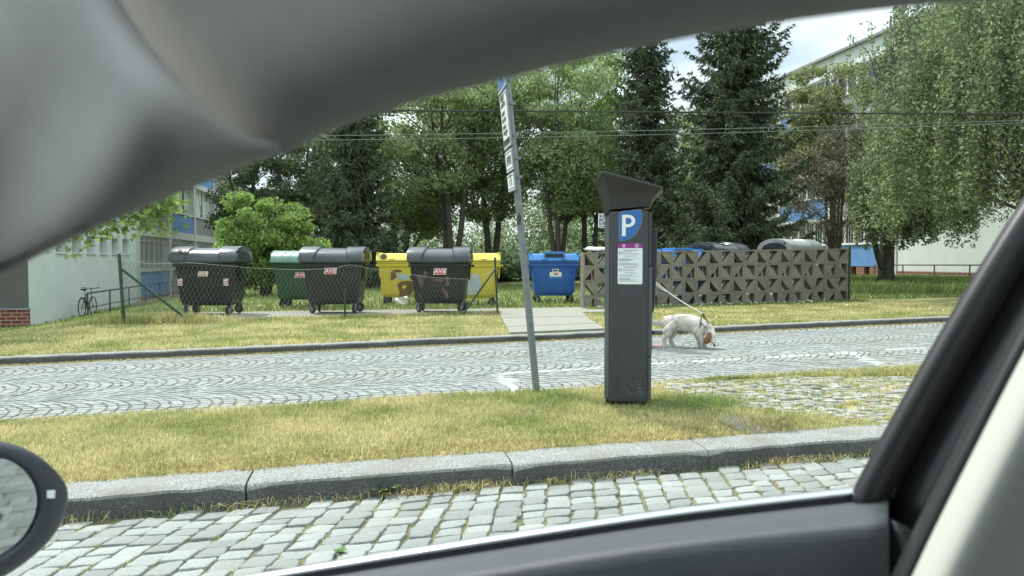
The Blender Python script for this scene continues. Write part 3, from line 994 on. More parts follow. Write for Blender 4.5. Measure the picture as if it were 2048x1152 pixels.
def make_bin(kind, label, x, y, rz, name=None, z=None, grp='wheeled waste containers standing by the street'):
    zz = float(lawn_z(x, y)) + (.024 if onpad(x, y) else 0) if z is None else z
    t = empty(name or 'waste_container', (x, y, zz), rz, label, 'waste container', grp)
    bm_, lm = {'black': ('bin_black', 'lid_black'), 'green': ('bin_green', 'lid_green'), 'yellow': ('bin_yellow', 'lid_yellow'),
               'blue': ('bin_blue', 'lid_blue'), 'grey': ('bin_black', 'lid_grey')}[kind]
    bm_, lm = M[bm_], M[lm]
    small = kind in ('yellow', 'blue')
    b = body_mesh()
    body = b.build('body', bm_, t, smooth=True, sharp=40)
    rm = MB(); rm.box(-.65, .65, -.50, .50, 1.075, 1.125)
    if not small:
        rm.hexa([(-.30, -.515, 1.06), (.42, -.515, 1.06), (.42, -.48, 1.06), (-.30, -.48, 1.06),
                 (-.34, -.52, 1.155), (.46, -.52, 1.155), (.46, -.48, 1.155), (-.34, -.48, 1.155)])
    rm.box(-.63, .63, -.485, .485, 1.0, 1.073)
    rm.build('rim', bm_, t, bevel=.008)
    rb = MB()
    for xx in ((-.5, -.2, .2, .5) if not small else (-.53, .53)):
        rb.box(xx - .012, xx + .012, -.475, -.44, .93 if not small else .3, 1.0)
    rb.build('rib', bm_, t)
    for xx, yy, an in ((-.45, -.30, .3), (.45, -.30, 2.4), (-.45, .30, -.5), (.45, .30, .9)):
        wheel(t, xx, yy, an + x * 1.3)
    bs = MB(); bs.box(-.5, .5, -.34, .34, .205, .225); bs.build('chassis', M['dark'], t)
    for s in (-1, 1):
        tr = MB(); tr.disc((s * .68, 0, 1.02), .022, (1, 0, 0), .12, 12); tr.disc((s * .655, 0, 1.02), .06, (1, 0, 0), .02, 16)
        tr.hexa([(s * .60, -.10, .70), (s * .645, -.10, .70), (s * .645, .10, .70), (s * .60, .10, .70),
                 (s * .63, -.16, 1.07), (s * .66, -.16, 1.07), (s * .66, .16, 1.07), (s * .63, .16, 1.07)])
        tr.build('lifting_trunnion', bm_ if small else M['black'], t, bevel=.004)
    if kind in ('black', 'grey', 'green'):
        ld = MB()
        zb, dd = 1.13, 1.06
        if kind == 'green':
            dome_lid(ld, 1.30, dd, zb, .26)
            for xx in np.linspace(-.60, .60, 7): dome_lid(ld, 0, dd + .02, zb, .272, x0=xx - .03, x1=xx + .03)
        else:
            dome_lid(ld, 0, dd - .01, zb, .275, x0=-.42, x1=.42)
            for s in (-1, 1):
                a, b2 = (-.675, -.335) if s < 0 else (.335, .675)
                # end bands swell out over the middle along a slanted step
                n = 20; rows = []
                for (u, sw) in ((0, .0), (.05, .0), (.12, 1.0), (.94, 1.0), (1.0, .86)):
                    xx = (b2 + (a - b2) * (1 - u)) if s > 0 else (a + (b2 - a) * (1 - u))
                    row = []
                    for k in range(n + 1):
                        an = math.pi * k / n
                        sh = -.10 * math.sin(an) * s * (1 - u)
                        row.append((xx + sh * (1 if u < .5 else 0), -(dd + .06 * sw) / 2 * math.cos(an), zb - .002 + (.275 + .04 * sw) * math.sin(an) ** .82))
                    rows.append(row)
                ld.loft(rows); ld.add(rows[-1], [tuple(range(n + 1))])
        lid = ld.build('lid', lm, t, smooth=True, sharp=38)
        lp = MB(); lp.box(-.66, .66, -.545, -.515, 1.10, 1.155); lp.box(-.66, .66, .515, .545, 1.10, 1.155); lp.build('lid_lip', M['lid_black'] if kind != 'green' else lm, lid, bevel=.006)
        for s in (-1, 1):
            hb = MB()
            n = 14
            pr = [(-.40 * math.cos(math.pi * k / n), 1.15 + .185 * math.sin(math.pi * k / n)) for k in range(n + 1)]
            hb.prism(pr, s * .676, s * .681, 'x')
            hb.tube([(s * .70, -.34, 1.31), (s * .70, .0, 1.40)], .009, 6)
            hb.box(min(s * .68, s * .705), max(s * .68, s * .705), -.36, -.32, 1.29, 1.33)
            hb.build('end_handle', M['bin_black'] if kind != 'green' else lm, lid)
    else:
        pr = [(-.53, 1.13), (-.525, 1.17), (-.43, 1.30), (-.38, 1.325), (.33, 1.345), (.46, 1.30), (.53, 1.15), (.53, 1.13)]
        ld = MB(); ld.prism(pr, -.665, .665, 'x')
        lid = ld.build('lid', lm, t, bevel=.02, seg=3)
        e = MB()
        for xx in (-.25, .25): e.box(xx - .075, xx + .075, -.545, -.50, 1.175, 1.195)
        for s in (-1, 1): e.box(min(s * .60, s * .655), max(s * .60, s * .655), -.44, .44, 1.325, 1.362)
        e.build('lid_rib', lm, lid, bevel=.004)
        if kind == 'blue':
            e = MB(); e.box(-.27, .27, -.50, .1, 1.20, 1.385); e.build('slot_hood', lm, lid, bevel=.012)
            e = MB(); e.box(-.245, .245, -.504, -.4995, 1.235, 1.325); e.build('slot', M['dark'], lid)
    return t, body


def ave(t, x, z, yf, m, s=1.0, tilt=0):
    """three slanted tiles with the letters"""
    Mx = Matrix.Translation((x, yf, z)) @ FRONT @ Matrix.Rotation(tilt, 4, 'Z')
    b = MB(); b.M = Mx
    w, h = .125 * s, .062 * s
    b.add([(-w - .02, -h - .008, 0), (w - .0, -h - .008, 0), (w + .02, h + .008, 0), (-w + .0, h + .008, 0)] + [(-w - .02, -h - .008, .004), (w - .0, -h - .008, .004), (w + .02, h + .008, .004), (-w + .0, h + .008, .004)],
          [(0, 1, 2, 3), (4, 5, 6, 7), (0, 1, 5, 4), (1, 2, 6, 5), (2, 3, 7, 6), (3, 0, 4, 7)])
    o = b.build('name_sticker', M['white'], t)
    b = MB(); b.M = Mx
    tw = .078 * s
    for i in (-1, 0, 1):
        cx = i * .084 * s
        v = [(cx - tw / 2 - .010, -h, .0045), (cx + tw / 2 - .010, -h, .0045), (cx + tw / 2 + .010, h, .0045), (cx - tw / 2 + .010, h, .0045)]
        b.add(v + [(p[0], p[1], .006) for p in v], [(0, 1, 2, 3), (4, 5, 6, 7), (0, 1, 5, 4), (1, 2, 6, 5), (2, 3, 7, 6), (3, 0, 4, 7)])
    b.build('tile', m, o)
    for i, ch in zip((-1, 0, 1), 'AVE'):
        text(ch, 'letter', M['white'], .118 * s, Mx @ Matrix.Translation((i * .084 * s, 0, .0075)), o, shear=.2, ext=.0006, bold=.004)


def on_tub(z, dt=.93, db=.76, z0=.20, z1=1.10):
    return -(db + (dt - db) * (z - z0) / (z1 - z0)) / 2


def patch(t, name, m, poly, z_, off=.004):
    """flat shape stuck on the sloping front of a tub; poly in (x, z)"""
    if name == 'graffiti':          # sprayed shapes have soft corners
        for _ in range(2):
            poly = [q for i in range(len(poly)) for a_, c_ in [(poly[i], poly[(i + 1) % len(poly)])] for q in ((a_[0] * .75 + c_[0] * .25, a_[1] * .75 + c_[1] * .25), (a_[0] * .25 + c_[0] * .75, a_[1] * .25 + c_[1] * .75))]
    b = MB()
    v = [(x, on_tub(z) - off, z) for x, z in poly]; v2 = [(x, on_tub(z) + .004, z) for x, z in poly]
    n = len(poly)
    b.add(v + v2, [tuple(range(n)), tuple(range(n, 2 * n))] + [(i, (i + 1) % n, (i + 1) % n + n, i + n) for i in range(n)])
    return b.build(name, m, t)


def placeb(px, Z):
    v = ip(px, 520, Z); return v.x, v.y + .0
# near row
x, y = placeb(421, 15.55)
t, b = make_bin('black', 'black waste container with striped reflectors and small faded sticker, left end of row', x, y + .15, -rad(9.5))
ave(t, -.02, .86, on_tub(.86) - .006, M['orange_red'], .72)
for xx in (-.50, .44):
    o = patch(t, 'reflector', M['white'], [(xx - .05, .62), (xx + .05, .62), (xx + .05, .76), (xx - .05, .76)], 0)
    for k in range(3):
        patch(o, 'stripe', M['red'], [(xx - .05, .635 + k * .045), (xx + .05, .655 + k * .045) if k < 2 else (xx + .03, .757), (xx + .05, .675 + k * .045) if k < 2 else (xx + .028, .759), (xx - .05, .655 + k * .045)], 0, .006)
x, y = placeb(672, 16.0)
t, b = make_bin('black', 'plain black waste container with a large red sticker, in front of the green one', x, y + .1, -rad(10))
ave(t, -.02, .915, on_tub(.915) - .006, M['red'], .95)
x, y = placeb(883, 16.3)
t, b = make_bin('black', 'black waste container with faded brown graffiti, in front of the yellow ones', x, y + .1, -rad(12))
ave(t, .03, .90, on_tub(.90) - .006, M['red'], 1.0)
for poly in ([(-.45, .86), (-.30, .78), (-.34, .62), (-.38, .50), (-.42, .62), (-.47, .76)], [(-.33, .90), (-.27, .92), (-.24, .78), (-.30, .72)],
             [(-.12, .74), (.1, .72), (.12, .66), (-.1, .68)], [(.14, .80), (.21, .82), (.24, .60), (.16, .58)], [(.02, .58), (.16, .52), (.22, .32), (.16, .30), (.10, .44)], [(-.48, .44), (-.40, .40), (-.38, .32), (-.44, .38)]):
    patch(b, 'graffiti', M['faint_paint'], poly, 0)
# second row
x, y = placeb(606, 18.3)
t, b = make_bin('green', 'dark green waste container with a pale ribbed green lid', x, y, -rad(8), z=.085)
ave(t, .04, .80, on_tub(.80) - .006, M['red'], .95)
x, y = placeb(808, 19.6)
t, b = make_bin('yellow', 'yellow waste container sprayed with brown graffiti, a round hole in its lid', x, y, -rad(9), z=.085)
h = MB(); h.disc((-.47, -.475, 1.262), .085, (0, -.75, .62), .012, 20); hh = h.build('filling_hole', M['rust_paint'], t)
h = MB(); h.disc((-.47, -.481, 1.268), .062, (0, -.75, .62), .014, 20); h.build('hole', M['dark'], hh)
for poly in ([(-.30, .90), (-.02, .92), (-.0, .84), (-.20, .84), (-.12, .72), (-.22, .66), (-.32, .62), (-.28, .74)],
             [(.42, .92), (.30, .86), (.18, .72), (.24, .66), (.36, .72), (.46, .64), (.46, .84)],
             [(-.10, .60), (.26, .64), (.36, .56), (.32, .40), (.16, .22), (-.10, .20), (-.06, .36), (-.14, .48)]):
    patch(b, 'graffiti', M['rust_paint'], poly, 0)
patch(b, 'poster', M['poster'], [(-.15, .66), (.16, .64), (.18, .78), (-.12, .80)], 0, .007)
patch(b, 'yellow_gap', M['bin_yellow'], [(-.02, .46), (.04, .40), (.12, .47), (.05, .53)], 0, .0065)
x, y = placeb(949, 19.0)
t, b = make_bin('yellow', 'yellow waste container with torn white posters, right of the graffitied black one', x, y, -rad(9), z=.085)
patch(b, 'poster', M['poster'], [(-.20, .62), (-.02, .84), (.14, .80), (.17, .52), (.14, .30), (-.25, .28)], 0)
x, y = placeb(1106, 20.3)
t, b = make_bin('blue', 'blue waste container with a dark slot in its lid and a white sticker', x, y, -rad(9.5), z=.085)
p1 = patch(b, 'sticker', M['paper'], [(-.12, .66), (.20, .66), (.20, .84), (-.12, .84)], 0)
patch(p1, 'sticker_foot', M['lid_blue'], [(-.12, .66), (.20, .66), (.20, .72), (-.12, .72)], 0, .006)
patch(p1, 'sticker_top', M['white'], [(-.05, .84), (.12, .84), (.12, .92), (-.05, .92)], 0, .005)
patch(p1, 'print', M['ink'], [(-.035, .86), (.10, .86), (.10, .90), (-.035, .90)], 0, .0065)
patch(p1, 'red_mark', M['orange_red'], [(-.01, .765), (.10, .765), (.10, .82), (-.01, .82)], 0, .006)
# behind the block wall
for kind_, lab, px, Z, rz in (('blue', 'blue waste container behind the block wall, only its lid showing above', 1345, 19.3, 12), ('black', 'dark domed waste container behind the block wall, next to the blue lid', 1435, 20.0, 24),
                              ('grey', 'pale grey domed waste container behind the block wall, at its right end', 1580, 20.2, 22)):
    x, y = placeb(px, Z)
    make_bin(kind_, lab, x, y, rad(rz), z={'blue': .17, 'black': .29, 'grey': .38}[kind_])
flat('bin_pad', [(6.6, 17.7), (11.7, 17.7), (11.7, 20.6), (6.6, 20.6)], M['concrete'], .16, .3)


# ------------------------------------------------------------ concrete block wall
def block_wall():
    p0, p1 = onp(1168, 617, .04), onp(1700, 604, .04)
    x0, x1, y0 = 4.93, 11.98, 17.08
    t = empty('block_wall', (x0, y0, 0), 0, 'low screen wall of grey concrete blocks with triangular openings', 'wall')
    n = 22; bw = (x1 - x0) / n
    rows = 4
    def panel(parent, name, ncol, M0, slope, zb, ph):
        mb = MB(); mb.M = M0
        bh = .352
        for c in range(ncol):
            for r in range(rows):
                xa = c * bw + .004; xb = (c + 1) * bw - .004
                za = zb + slope * c * bw + r * bh + .003; ze = za + bh - .006
                e = .037
                A, B, C, D = (xa, za), (xb, za), (xb, ze), (xa, ze)
                a, b, c_, d = (xa + e, za + e * .8), (xb - e, za + e * .8), (xb - e, ze - e * .8), (xa + e, ze - e * .8)
                # the open triangle changes its corner from block to block
                k = ((2 if c % 2 else 3) if r % 2 else (1 if c % 2 else 0))
                th = .27; off = ((c * 7 + r * 3) % 5 - 2) * .0014
                q = [a, b, c_, d]
                tri_open = [q[(k) % 4], q[(k + 1) % 4], q[(k + 2) % 4]]
                tri_fill = [q[(k) % 4], q[(k + 2) % 4], q[(k + 3) % 4]]
                for P_, Q_, R_, S_ in ((A, B, b, a), (B, C, c_, b), (C, D, d, c_), (D, A, a, d)):
                    mb.prism([P_, Q_, R_, S_], off, th + off, 'y')
                mb.prism(tri_fill, off + .012, th * .95 + off, 'y')
        return mb.build(name, M['breeze'], parent)
    panel(t, 'front_face', n, Matrix(), SL, .03, 0)
    Ms = Matrix.Translation((.0, .17, 0)) @ Matrix.Rotation(rad(90), 4, 'Z')
    g = MB(); g.box(x1 - x0 + .005, x1 - x0 + .05, -.02, .03, -.05, 1.60); g.build('end_post', M['green_paint'], t)
    return t
block_wall()
tb = empty('rubbish_bag', (5.35, 17.2, 1.46), 0, 'crumpled white plastic bag lying on the left end of the block wall', 'bag')
b = MB()
n = 14
rows = []
R = random.Random(2)
for i in range(9):
    u = i / 8; rr = math.sin(math.pi * max(.03, min(.97, u))) ** .5
    rows.append([(-.36 + .62 * u + R.uniform(-.02, .02), .11 * rr * math.cos(2 * math.pi * k / n) + R.uniform(-.03, .03), .045 + (.06 * rr * (1.4 if i < 3 else 1)) * max(-.55, math.sin(2 * math.pi * k / n)) + R.uniform(-.01, .01)) for k in range(n)])
b.loft(rows, closed=True); b.add(rows[0], [tuple(range(n))]); b.add(rows[-1], [tuple(range(n))])
b.build('sheet', M['white'], tb, smooth=True)


# white board behind the meter
def notice_board():
    Z = 21.5
    c = ip(1222, 441, Z)
    t = empty('notice_board', (c.x, c.y, float(lawn_z(c.x, c.y))), -YAW * .9, 'white lettered board on a thin post peeping out behind the parking meter', 'sign')
    zc = c.z - float(lawn_z(c.x, c.y))
    MB().box(-.37, .37, -.012, 0, zc - .21, zc + .20).build('board', M['white'], t)
    MB().tube([(.0, .03, -.1), (.0, .03, zc + .25)], .025, 8).build('post', M['steel'], t)
    for s, dz, sz in (('KON', .115, .15), ('POL', -.01, .15), ('KOL', -.105, .10)):
        text(s, 'lettering', M['ink'], sz, at(-.345, -.014, zc + dz), t, align='LEFT', bold=.004)
    MB().box(-.34, .1, -.0145, -.0125, zc - .185, zc - .165).build('small_print', M['ink'], t)
notice_board()


# ------------------------------------------------------------ chain-link fence
def fence():
    A = Vector((-4.42, 14.35, 0)); B = Vector((2.62, 15.66, 0))
    A.z = float(lawn_z(A.x, A.y)); B.z = float(lawn_z(B.x, B.y))
    t = empty('wire_fence', A, 0, 'sagging chain-link fence on thin green posts in front of the bins', 'fence')
    D = B - A
    def post(p, h, lean=(0, 0), r=.028, z0=-.1):
        MB().tube([p + Vector((0, 0, z0)), p + Vector((lean[0], lean[1], h))], r, 10).build('post', M['green_paint'], t, smooth=True, sharp=50)
    post(Vector((0, 0, 0)), 1.28, (-.06, 0), .029)
    MB().tube([(.0 - .04, 0, 1.02), (1.12, .10, .02)], .024, 8).build('brace', M['green_paint'], t, smooth=True, sharp=50)
    post(D * .548, .60, (0, 0), .02)
    post(D, 1.22, (-.06, 0), .022)
    MB().tube([D + Vector((-.04, 0, 1.0)), D * .885 + Vector((0, -.12, .0))], .022, 8).build('brace', M['green_paint'], t, smooth=True, sharp=50)
    post(Vector((-.95, 3.9, 0)) - Vector((-1.95, 1.7, 0)) * 0 + Vector((1.55, -1.2, 0)), 1.22, (-.16, 0), .026)
    # wire lattice with a sagging top
    def net(name, P0, P1, top, bot, pitch=.078, sag=0, seed=1):
        mb = MB(); R = random.Random(seed)
        d = P1 - P0; Ln = d.length; u = d.normalized()
        nw = Vector((-u.y, u.x, 0))
        def pt(s, z):
            f = s / Ln
            T = top(f)
            zz = bot + (T - bot) * z
            wv = .035 * math.sin(s * 3.1 + z * 4 + seed) + .02 * math.sin(s * 7.7)
            return P0 + u * (s + .02 * math.sin(z * 9 + s * 2)) + nw * wv + Vector((0, 0, zz))
        rowsn = int(1.05 / pitch)
        ncol = int(Ln / pitch)
        for c in range(ncol + 1):
            pts = []
            for r in range(rowsn + 1):
                s = min(Ln, max(0, (c + (.5 if r % 2 else -.0)) * pitch))
                pts.append(pt(s, r / rowsn))
            mb.tube(pts, .0022, 3, cap=False)
            pts = []
            for r in range(rowsn + 1):
                s = min(Ln, max(0, (c + (-.5 if r % 2 else .0)) * pitch + pitch * 0))
                pts.append(pt(s, r / rowsn))
            mb.tube(pts, .0022, 3, cap=False)
        o = mb.build(name, M['wire'], t, fix=False)
        b = MB()
        b.tube([pt(Ln * k / 60, 1.0) for k in range(61)], .0028, 4, cap=False)
        b.tube([pt(Ln * k / 60, .0) for k in range(61)], .003, 4, cap=False)
        b.build('edge_wire', M['wire_bare'], o, fix=False)
    def top(f):
        # height of the upper edge along the fence, from the photograph
        xs = [0, .06, .16, .30, .42, .52, .56, .64, .80, .93, 1]
        zs = [1.16, 1.10, 1.12, 1.02, .98, 1.00, 1.08, .98, .80, .76, .98]
        return float(np.interp(f, xs, zs))
    net('wire_netting', Vector((0, 0, 0)), D, top, .03, seed=2)
    net('wire_netting', Vector((0, 0, 0)), Vector((.60, 2.7, 0)), lambda f: 1.14, .03, seed=4)
fence()


# ------------------------------------------------------------ buildings
def facade_building(name, label, X, side, y_start, bays, bay, floors, z0, pitch, roof, end_y, plinth_z):
    pass


def left_building():
    X = -10.6
    t = empty('apartment_block', (X, 25.5, -.85), 0, 'white three-storey block with blue and grey panels on the left', 'building')
    o = Vector((X, 25.5, -.85))
    Y = lambda y: y - o.y
    Zz = lambda z: z - o.z
    R_ = 10.4
    Y0, Y1, Y2 = 25.5, 36.3, 58.3
    # white end bay: wall built round six small window openings
    w = MB()
    zs0, zs1 = Zz(1.50), Zz(2.16)
    w.box(-9, 0, 0, Y(Y1), -1.5, zs0)
    w.box(-9, 0, 0, Y(Y1), zs1, Zz(R_))
    ws = [Y(27.62 + 1.36 * i) for i in range(6)]
    prev = 0
    for a in ws:
        w.box(-9, 0, prev, a, zs0 + .0005, zs1 - .0005); prev = a + .86
    w.box(-9, 0, prev, Y(Y1), zs0 + .0005, zs1 - .0005)
    w.build('wall', M['plaster'], t)
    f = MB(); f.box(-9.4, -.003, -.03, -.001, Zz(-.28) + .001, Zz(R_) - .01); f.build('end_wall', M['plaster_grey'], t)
    b = MB(); b.box(-9.4, .04, -.16, -.0305, -1.6, Zz(-.30)); b.build('brick_plinth', M['brick'], t)
    b = MB(); b.box(-9.4, .06, -.18, -.031, Zz(-.299), Zz(-.25)); b.build('coping', M['panel_grey'], t)
    for a in ws:
        q = MB(); q.box(-.42, -.38, a, a + .86, zs0, zs1); fr = q.build('window', M['white_frame'], t)
        q = MB(); q.box(-.379, -.372, a + .06, a + .80, zs0 + .06, zs1 - .06); q.build('pane', M['pane'], fr)
        q = MB(); q.box(-.37, .05, a - .03, a + .89, zs0 - .035, zs0 + .012); q.build('sill', M['white_frame'], fr)
    # bays
    core = MB(); core.box(-9, -.62, Y(Y1) + .001, Y(Y2), -1.5, Zz(R_) - .02); core.build('core', M['panel_grey'], t)
    pil = [36.3, 41.8, 47.3, 52.8, 58.3]
    for y in pil:
        p = MB(); p.box(-.6, .06, Y(y) - .0 + .002, Y(y) + .34, -1.5, Zz(R_)); p.build('pillar', M['slab'], t)
    lv = [(-.50, .73, 2.39, 2.79), (2.79, 3.85, 5.62, 5.92), (5.92, 7.10, 8.87, 10.35)]
    for k, (z0, z1, z2, z3) in enumerate(lv):
        s = MB(); s.box(-.61, .02, Y(Y1) + .36, Y(Y2) - .0, Zz(z2) + .001, Zz(z3) - .001); s.build('floor_band', M['slab'], t)
        for i in range(4):
            ya, yb = Y(pil[i]) + .345, Y(pil[i + 1]) - .003
            blue = i == k
            p = MB(); p.box(-.60, -.02, ya, yb, Zz(z0) + .002, Zz(z1) - .03)
            p.build('panel', M['panel_blue' if blue else 'panel_grey'], t)
            p = MB(); p.box(-.60, .05, ya, yb, Zz(z1) - .0295, Zz(z1) + .03); p.build('ledge', M['slab'], t)
            # window: frame with mullions, panes behind
            wz0, wz1 = Zz(z1) + .031, Zz(z2) - .002
            fr = MB(); fr.box(-.34, -.26, ya, yb, wz0, wz0 + .09); fr.box(-.34, -.26, ya, yb, wz1 - .09, wz1)
            nmul = 6
            for j in range(nmul + 1):
                yy = ya + (yb - ya - .1) * j / nmul
                fr.box(-.345, -.255, yy, yy + (.12 if j % 2 == 0 else .08), wz0 + .091, wz1 - .091)
            fo = fr.build('window', M['white_frame'], t)
            pn = MB(); pn.box(-.32, -.30, ya + .02, yb - .02, wz0 + .05, wz1 - .05); pn.build('pane', M['pane'], fo)
            if k == 0:
                br = MB()
                nb = 26
                for j in range(nb):
                    yy = ya + .1 + (yb - ya - .2) * j / (nb - 1); br.box(-.02, .0, yy, yy + .025, wz0 - .1, wz1 - .05)
                br.box(-.022, .002, ya, yb, wz0 + .02, wz0 + .05); br.box(-.022, .002, ya, yb, wz1 - .25, wz1 - .22)
                br.build('security_bars', M['bars'], t)
            else:
                cu = MB()
                for j in range(nmul):
                    if (j + i + k) % 3: cu.box(-.299, -.296, ya + (yb - ya) * j / nmul + .12, ya + (yb - ya) * (j + 1) / nmul - .05, wz0 + .12, wz1 - .12)
                cu.build('curtain', M['curtain'], fo)
    b = MB(); b.box(-.3, .0, Y(Y1) + .36, Y(Y2), -1.5, Zz(-.501)); b.build('brick_base', M['brick'], t)
    r = MB(); r.box(-9.5, .25, -.25, Y(Y2) + .2, Zz(R_) + .001, Zz(R_) + .3); r.build('roof', M['slab'], t)
left_building()


def railing(name, label, pts, h, nrail=2, posts=None):
    t = empty(name, pts[0], 0, label, 'railing')
    P = [Vector(p) - Vector(pts[0]) for p in pts]
    MB().tube([p + Vector((0, 0, h)) for p in P], .03, 8).build('handrail', M['rail'], t)
    if nrail > 1:
        MB().tube([p + Vector((0, 0, h * .45)) for p in P], .02, 8).build('rail', M['rail'], t)
    L_ = (P[-1] - P[0])
    n = posts or max(2, int(L_.length / 2))
    for i in range(n + 1):
        q = L_ * (i / n)
        MB().tube([q + Vector((0, 0, -.3)), q + Vector((0, 0, h))], .028, 8).build('post', M['rail'], t)
    return t
a = onx(176, 634, -9.95); b = onx(362, 588, -9.95)
zt = ip(176, 596, 1); 
pa = Vector((-9.95, a.y, -.86)); pb = Vector((-9.95, 42, -.72))
railing('handrail', 'low dark steel railing on the grass along the white block, beside the bicycle', [pa, pb], .93, 2, 6)


# bicycle leaning by the wall
def bicycle():
    y0 = 23.9
    X = -10.0
    z0 = float(lawn_z(X, 28.6)) + .02
    t = empty('bicycle', (X, 28.6, z0), rad(90), 'dark bicycle leaning at the white block beside the end of the railing', 'bicycle')
    r = .335
    for xx in (-.52, .52):
        w = MB(); w.tube([(xx + r * math.cos(k * math.pi / 16), 0, r + r * math.sin(k * math.pi / 16)) for k in range(32)], .018, 6, closed=True)
        o = w.build('wheel', M['rubber'], t)
        s = MB()
        for k in range(14):
            a = k * math.pi / 7; s.tube([(xx, 0, r), (xx + r * math.cos(a), 0, r + r * math.sin(a))], .002, 3, cap=False)
        s.disc((xx, 0, r), .03, (0, 1, 0), .06, 10)
        s.build('spokes', M['steel'], o)
    f = MB()
    bb = (-.05, 0, .30); st = (-.20, 0, .80); hd = (.36, 0, .85); hl = (.38, 0, .70); rw = (-.52, 0, r); fw = (.52, 0, r)
    for a, b in ((bb, st), (bb, hl), ((-.17, 0, .76), hd), (bb, rw), ((-.17, 0, .76), rw)): f.tube([a, b], .017, 8)
    f.build('frame', M['mirror_shell'], t)
    f = MB(); f.tube([hd, hl, (.44, 0, .5), fw], .015, 8); f.build('fork', M['steel'], t)
    f = MB(); f.tube([st, (-.235, 0, .93)], .013, 8); f.build('seat_post', M['steel'], t)
    f = MB()
    rows = []
    for u in range(7):
        x = -.38 + .28 * u / 6; wd = .085 * (1 - (u / 6) ** 1.2) + .022
        rows.append([(x, wd * math.cos(2 * math.pi * k / 10), .955 + .028 * math.sin(2 * math.pi * k / 10) + (.02 if u < 2 else 0)) for k in range(10)])
    f.loft(rows, closed=True); f.add(rows[0], [tuple(range(10))]); f.add(rows[-1], [tuple(range(10))])
    f.build('saddle', M['black'], t, smooth=True)
    f = MB(); f.tube([hd, (.34, 0, .98)], .014, 8); f.tube([(.30, -.30, 1.02), (.36, -.12, .99), (.36, .12, .99), (.30, .30, 1.02)], .013, 8); f.build('handlebar', M['black'], t)
    f = MB(); f.disc((-.05, -.04, .30), .09, (0, 1, 0), .008, 18); f.tube([(-.05, -.05, .30), (.06, -.05, .17)], .01, 6); f.tube([(-.05, .05, .30), (-.16, .05, .43)], .01, 6)
    f.build('crank', M['steel'], t)
    f = MB(); f.tube([(-.52 + .37 * math.cos(a), 0, r + .37 * math.sin(a)) for a in np.linspace(.3, 2.6, 12)], .014, 5); f.build('mudguard', M['black'], t)
bicycle()


def right_building():
    X = 26.0
    t = empty('office_block', (X, 33.2, .1), 0, 'long four-storey block with blue panels behind the trees on the right', 'building')
    o = Vector((X, 33.2, .1))
    Y = lambda y: y - o.y; Zz = lambda z: z - o.z
    R_ = 12.9
    w = MB(); w.box(0, 9, Y(8), 0, -.5, Zz(R_)); w.build('wall', M['plaster'], t)
    w = MB(); w.box(-.05, -.002, Y(8), 0, -.5, Zz(.70)); w.build('brick_plinth', M['brick'], t)
    w = MB(); w.box(.62, 9, .002, 33, -.5, Zz(R_) - .01); w.build('core', M['panel_grey'], t)
    nb = 6; bay = 5.5
    for i in range(nb + 1):
        p = MB(); p.box(-.05, .6, i * bay + .003, i * bay + .32, -.5, Zz(R_)); p.build('pillar', M['slab'], t)
    for k in range(4):
        z1 = 2.12 + 2.78 * k; z0 = z1 - 1.22; z2 = z1 + 1.40; z3 = z0 + 2.78
        if k == 3: z3 = R_
        s = MB(); s.box(-.03, .61, .33, nb * bay, Zz(z2) + .001, Zz(z3) - .001); s.build('floor_band', M['slab'] if k < 3 else M['plaster'], t)
        for i in range(nb):
            ya, yb = i * bay + .325, (i + 1) * bay - .002
            p = MB(); p.box(.02, .6, ya, yb, Zz(z0) + .002, Zz(z1) - .03)
            p.build('panel', M['panel_blue' if (i + k) % 2 == 0 else 'panel_grey'], t)
            fr = MB(); wz0, wz1 = Zz(z1), Zz(z2)
            fr.box(.25, .34, ya, yb, wz0, wz0 + .08); fr.box(.25, .34, ya, yb, wz1 - .08, wz1)
            fr.box(-.06, .3, ya, yb, wz0 - .029, wz0 - .001)
            for j in range(7):
                yy = ya + (yb - ya - .1) * j / 6; fr.box(.245, .345, yy, yy + .1, wz0 + .081, wz1 - .081)
            fo = fr.build('window', M['white_frame'], t)
            pn = MB(); pn.box(.30, .32, ya, yb, wz0 + .05, wz1 - .05); pn.build('pane', M['pane'], fo)
            if k == 0:
                br = MB()
                for j in range(24):
                    yy = ya + .1 + (yb - ya - .2) * j / 23; br.box(-.03, -.01, yy, yy + .025, wz0 - .05, wz1)
                br.build('security_bars', M['bars'], t)
    b = MB()
    for i in range(30): b.box(.0, .3, i * 1.1 + .35, i * 1.1 + 1.0, -.5, Zz(.88))
    b.build('brick_base', M['brick'], t)
    r = MB(); r.box(-.25, 9, Y(8), 33.2, Zz(R_) + .001, Zz(R_) + .14); r.build('roof', M['panel_grey'], t)
right_building()
railing('handrail', 'low dark railing along the foot of the block behind the birch', [Vector((24.6, 33.0, .15)), Vector((24.6, 17, .25))], .85, 2, 8)


# ------------------------------------------------------------ trees
def leafquads(C, size, n, flatness=.0, up=0, R=rng):
    """n leaves at points C (n,3): folded rhombi with random facing"""
    a = R.normal(0, 1, (n, 3)); a /= np.linalg.norm(a, axis=1)[:, None]
    b = R.normal(0, 1, (n, 3)); b[:, 2] += up
    b -= a * (a * b).sum(1)[:, None]; b /= np.linalg.norm(b, axis=1)[:, None]
    s = size * R.uniform(.6, 1.3, n)[:, None]
    V = np.stack([C - a * s * .5, C - b * s * .30, C + a * s * .55, C + b * s * .30], 1)
    return V.reshape(-1, 3)


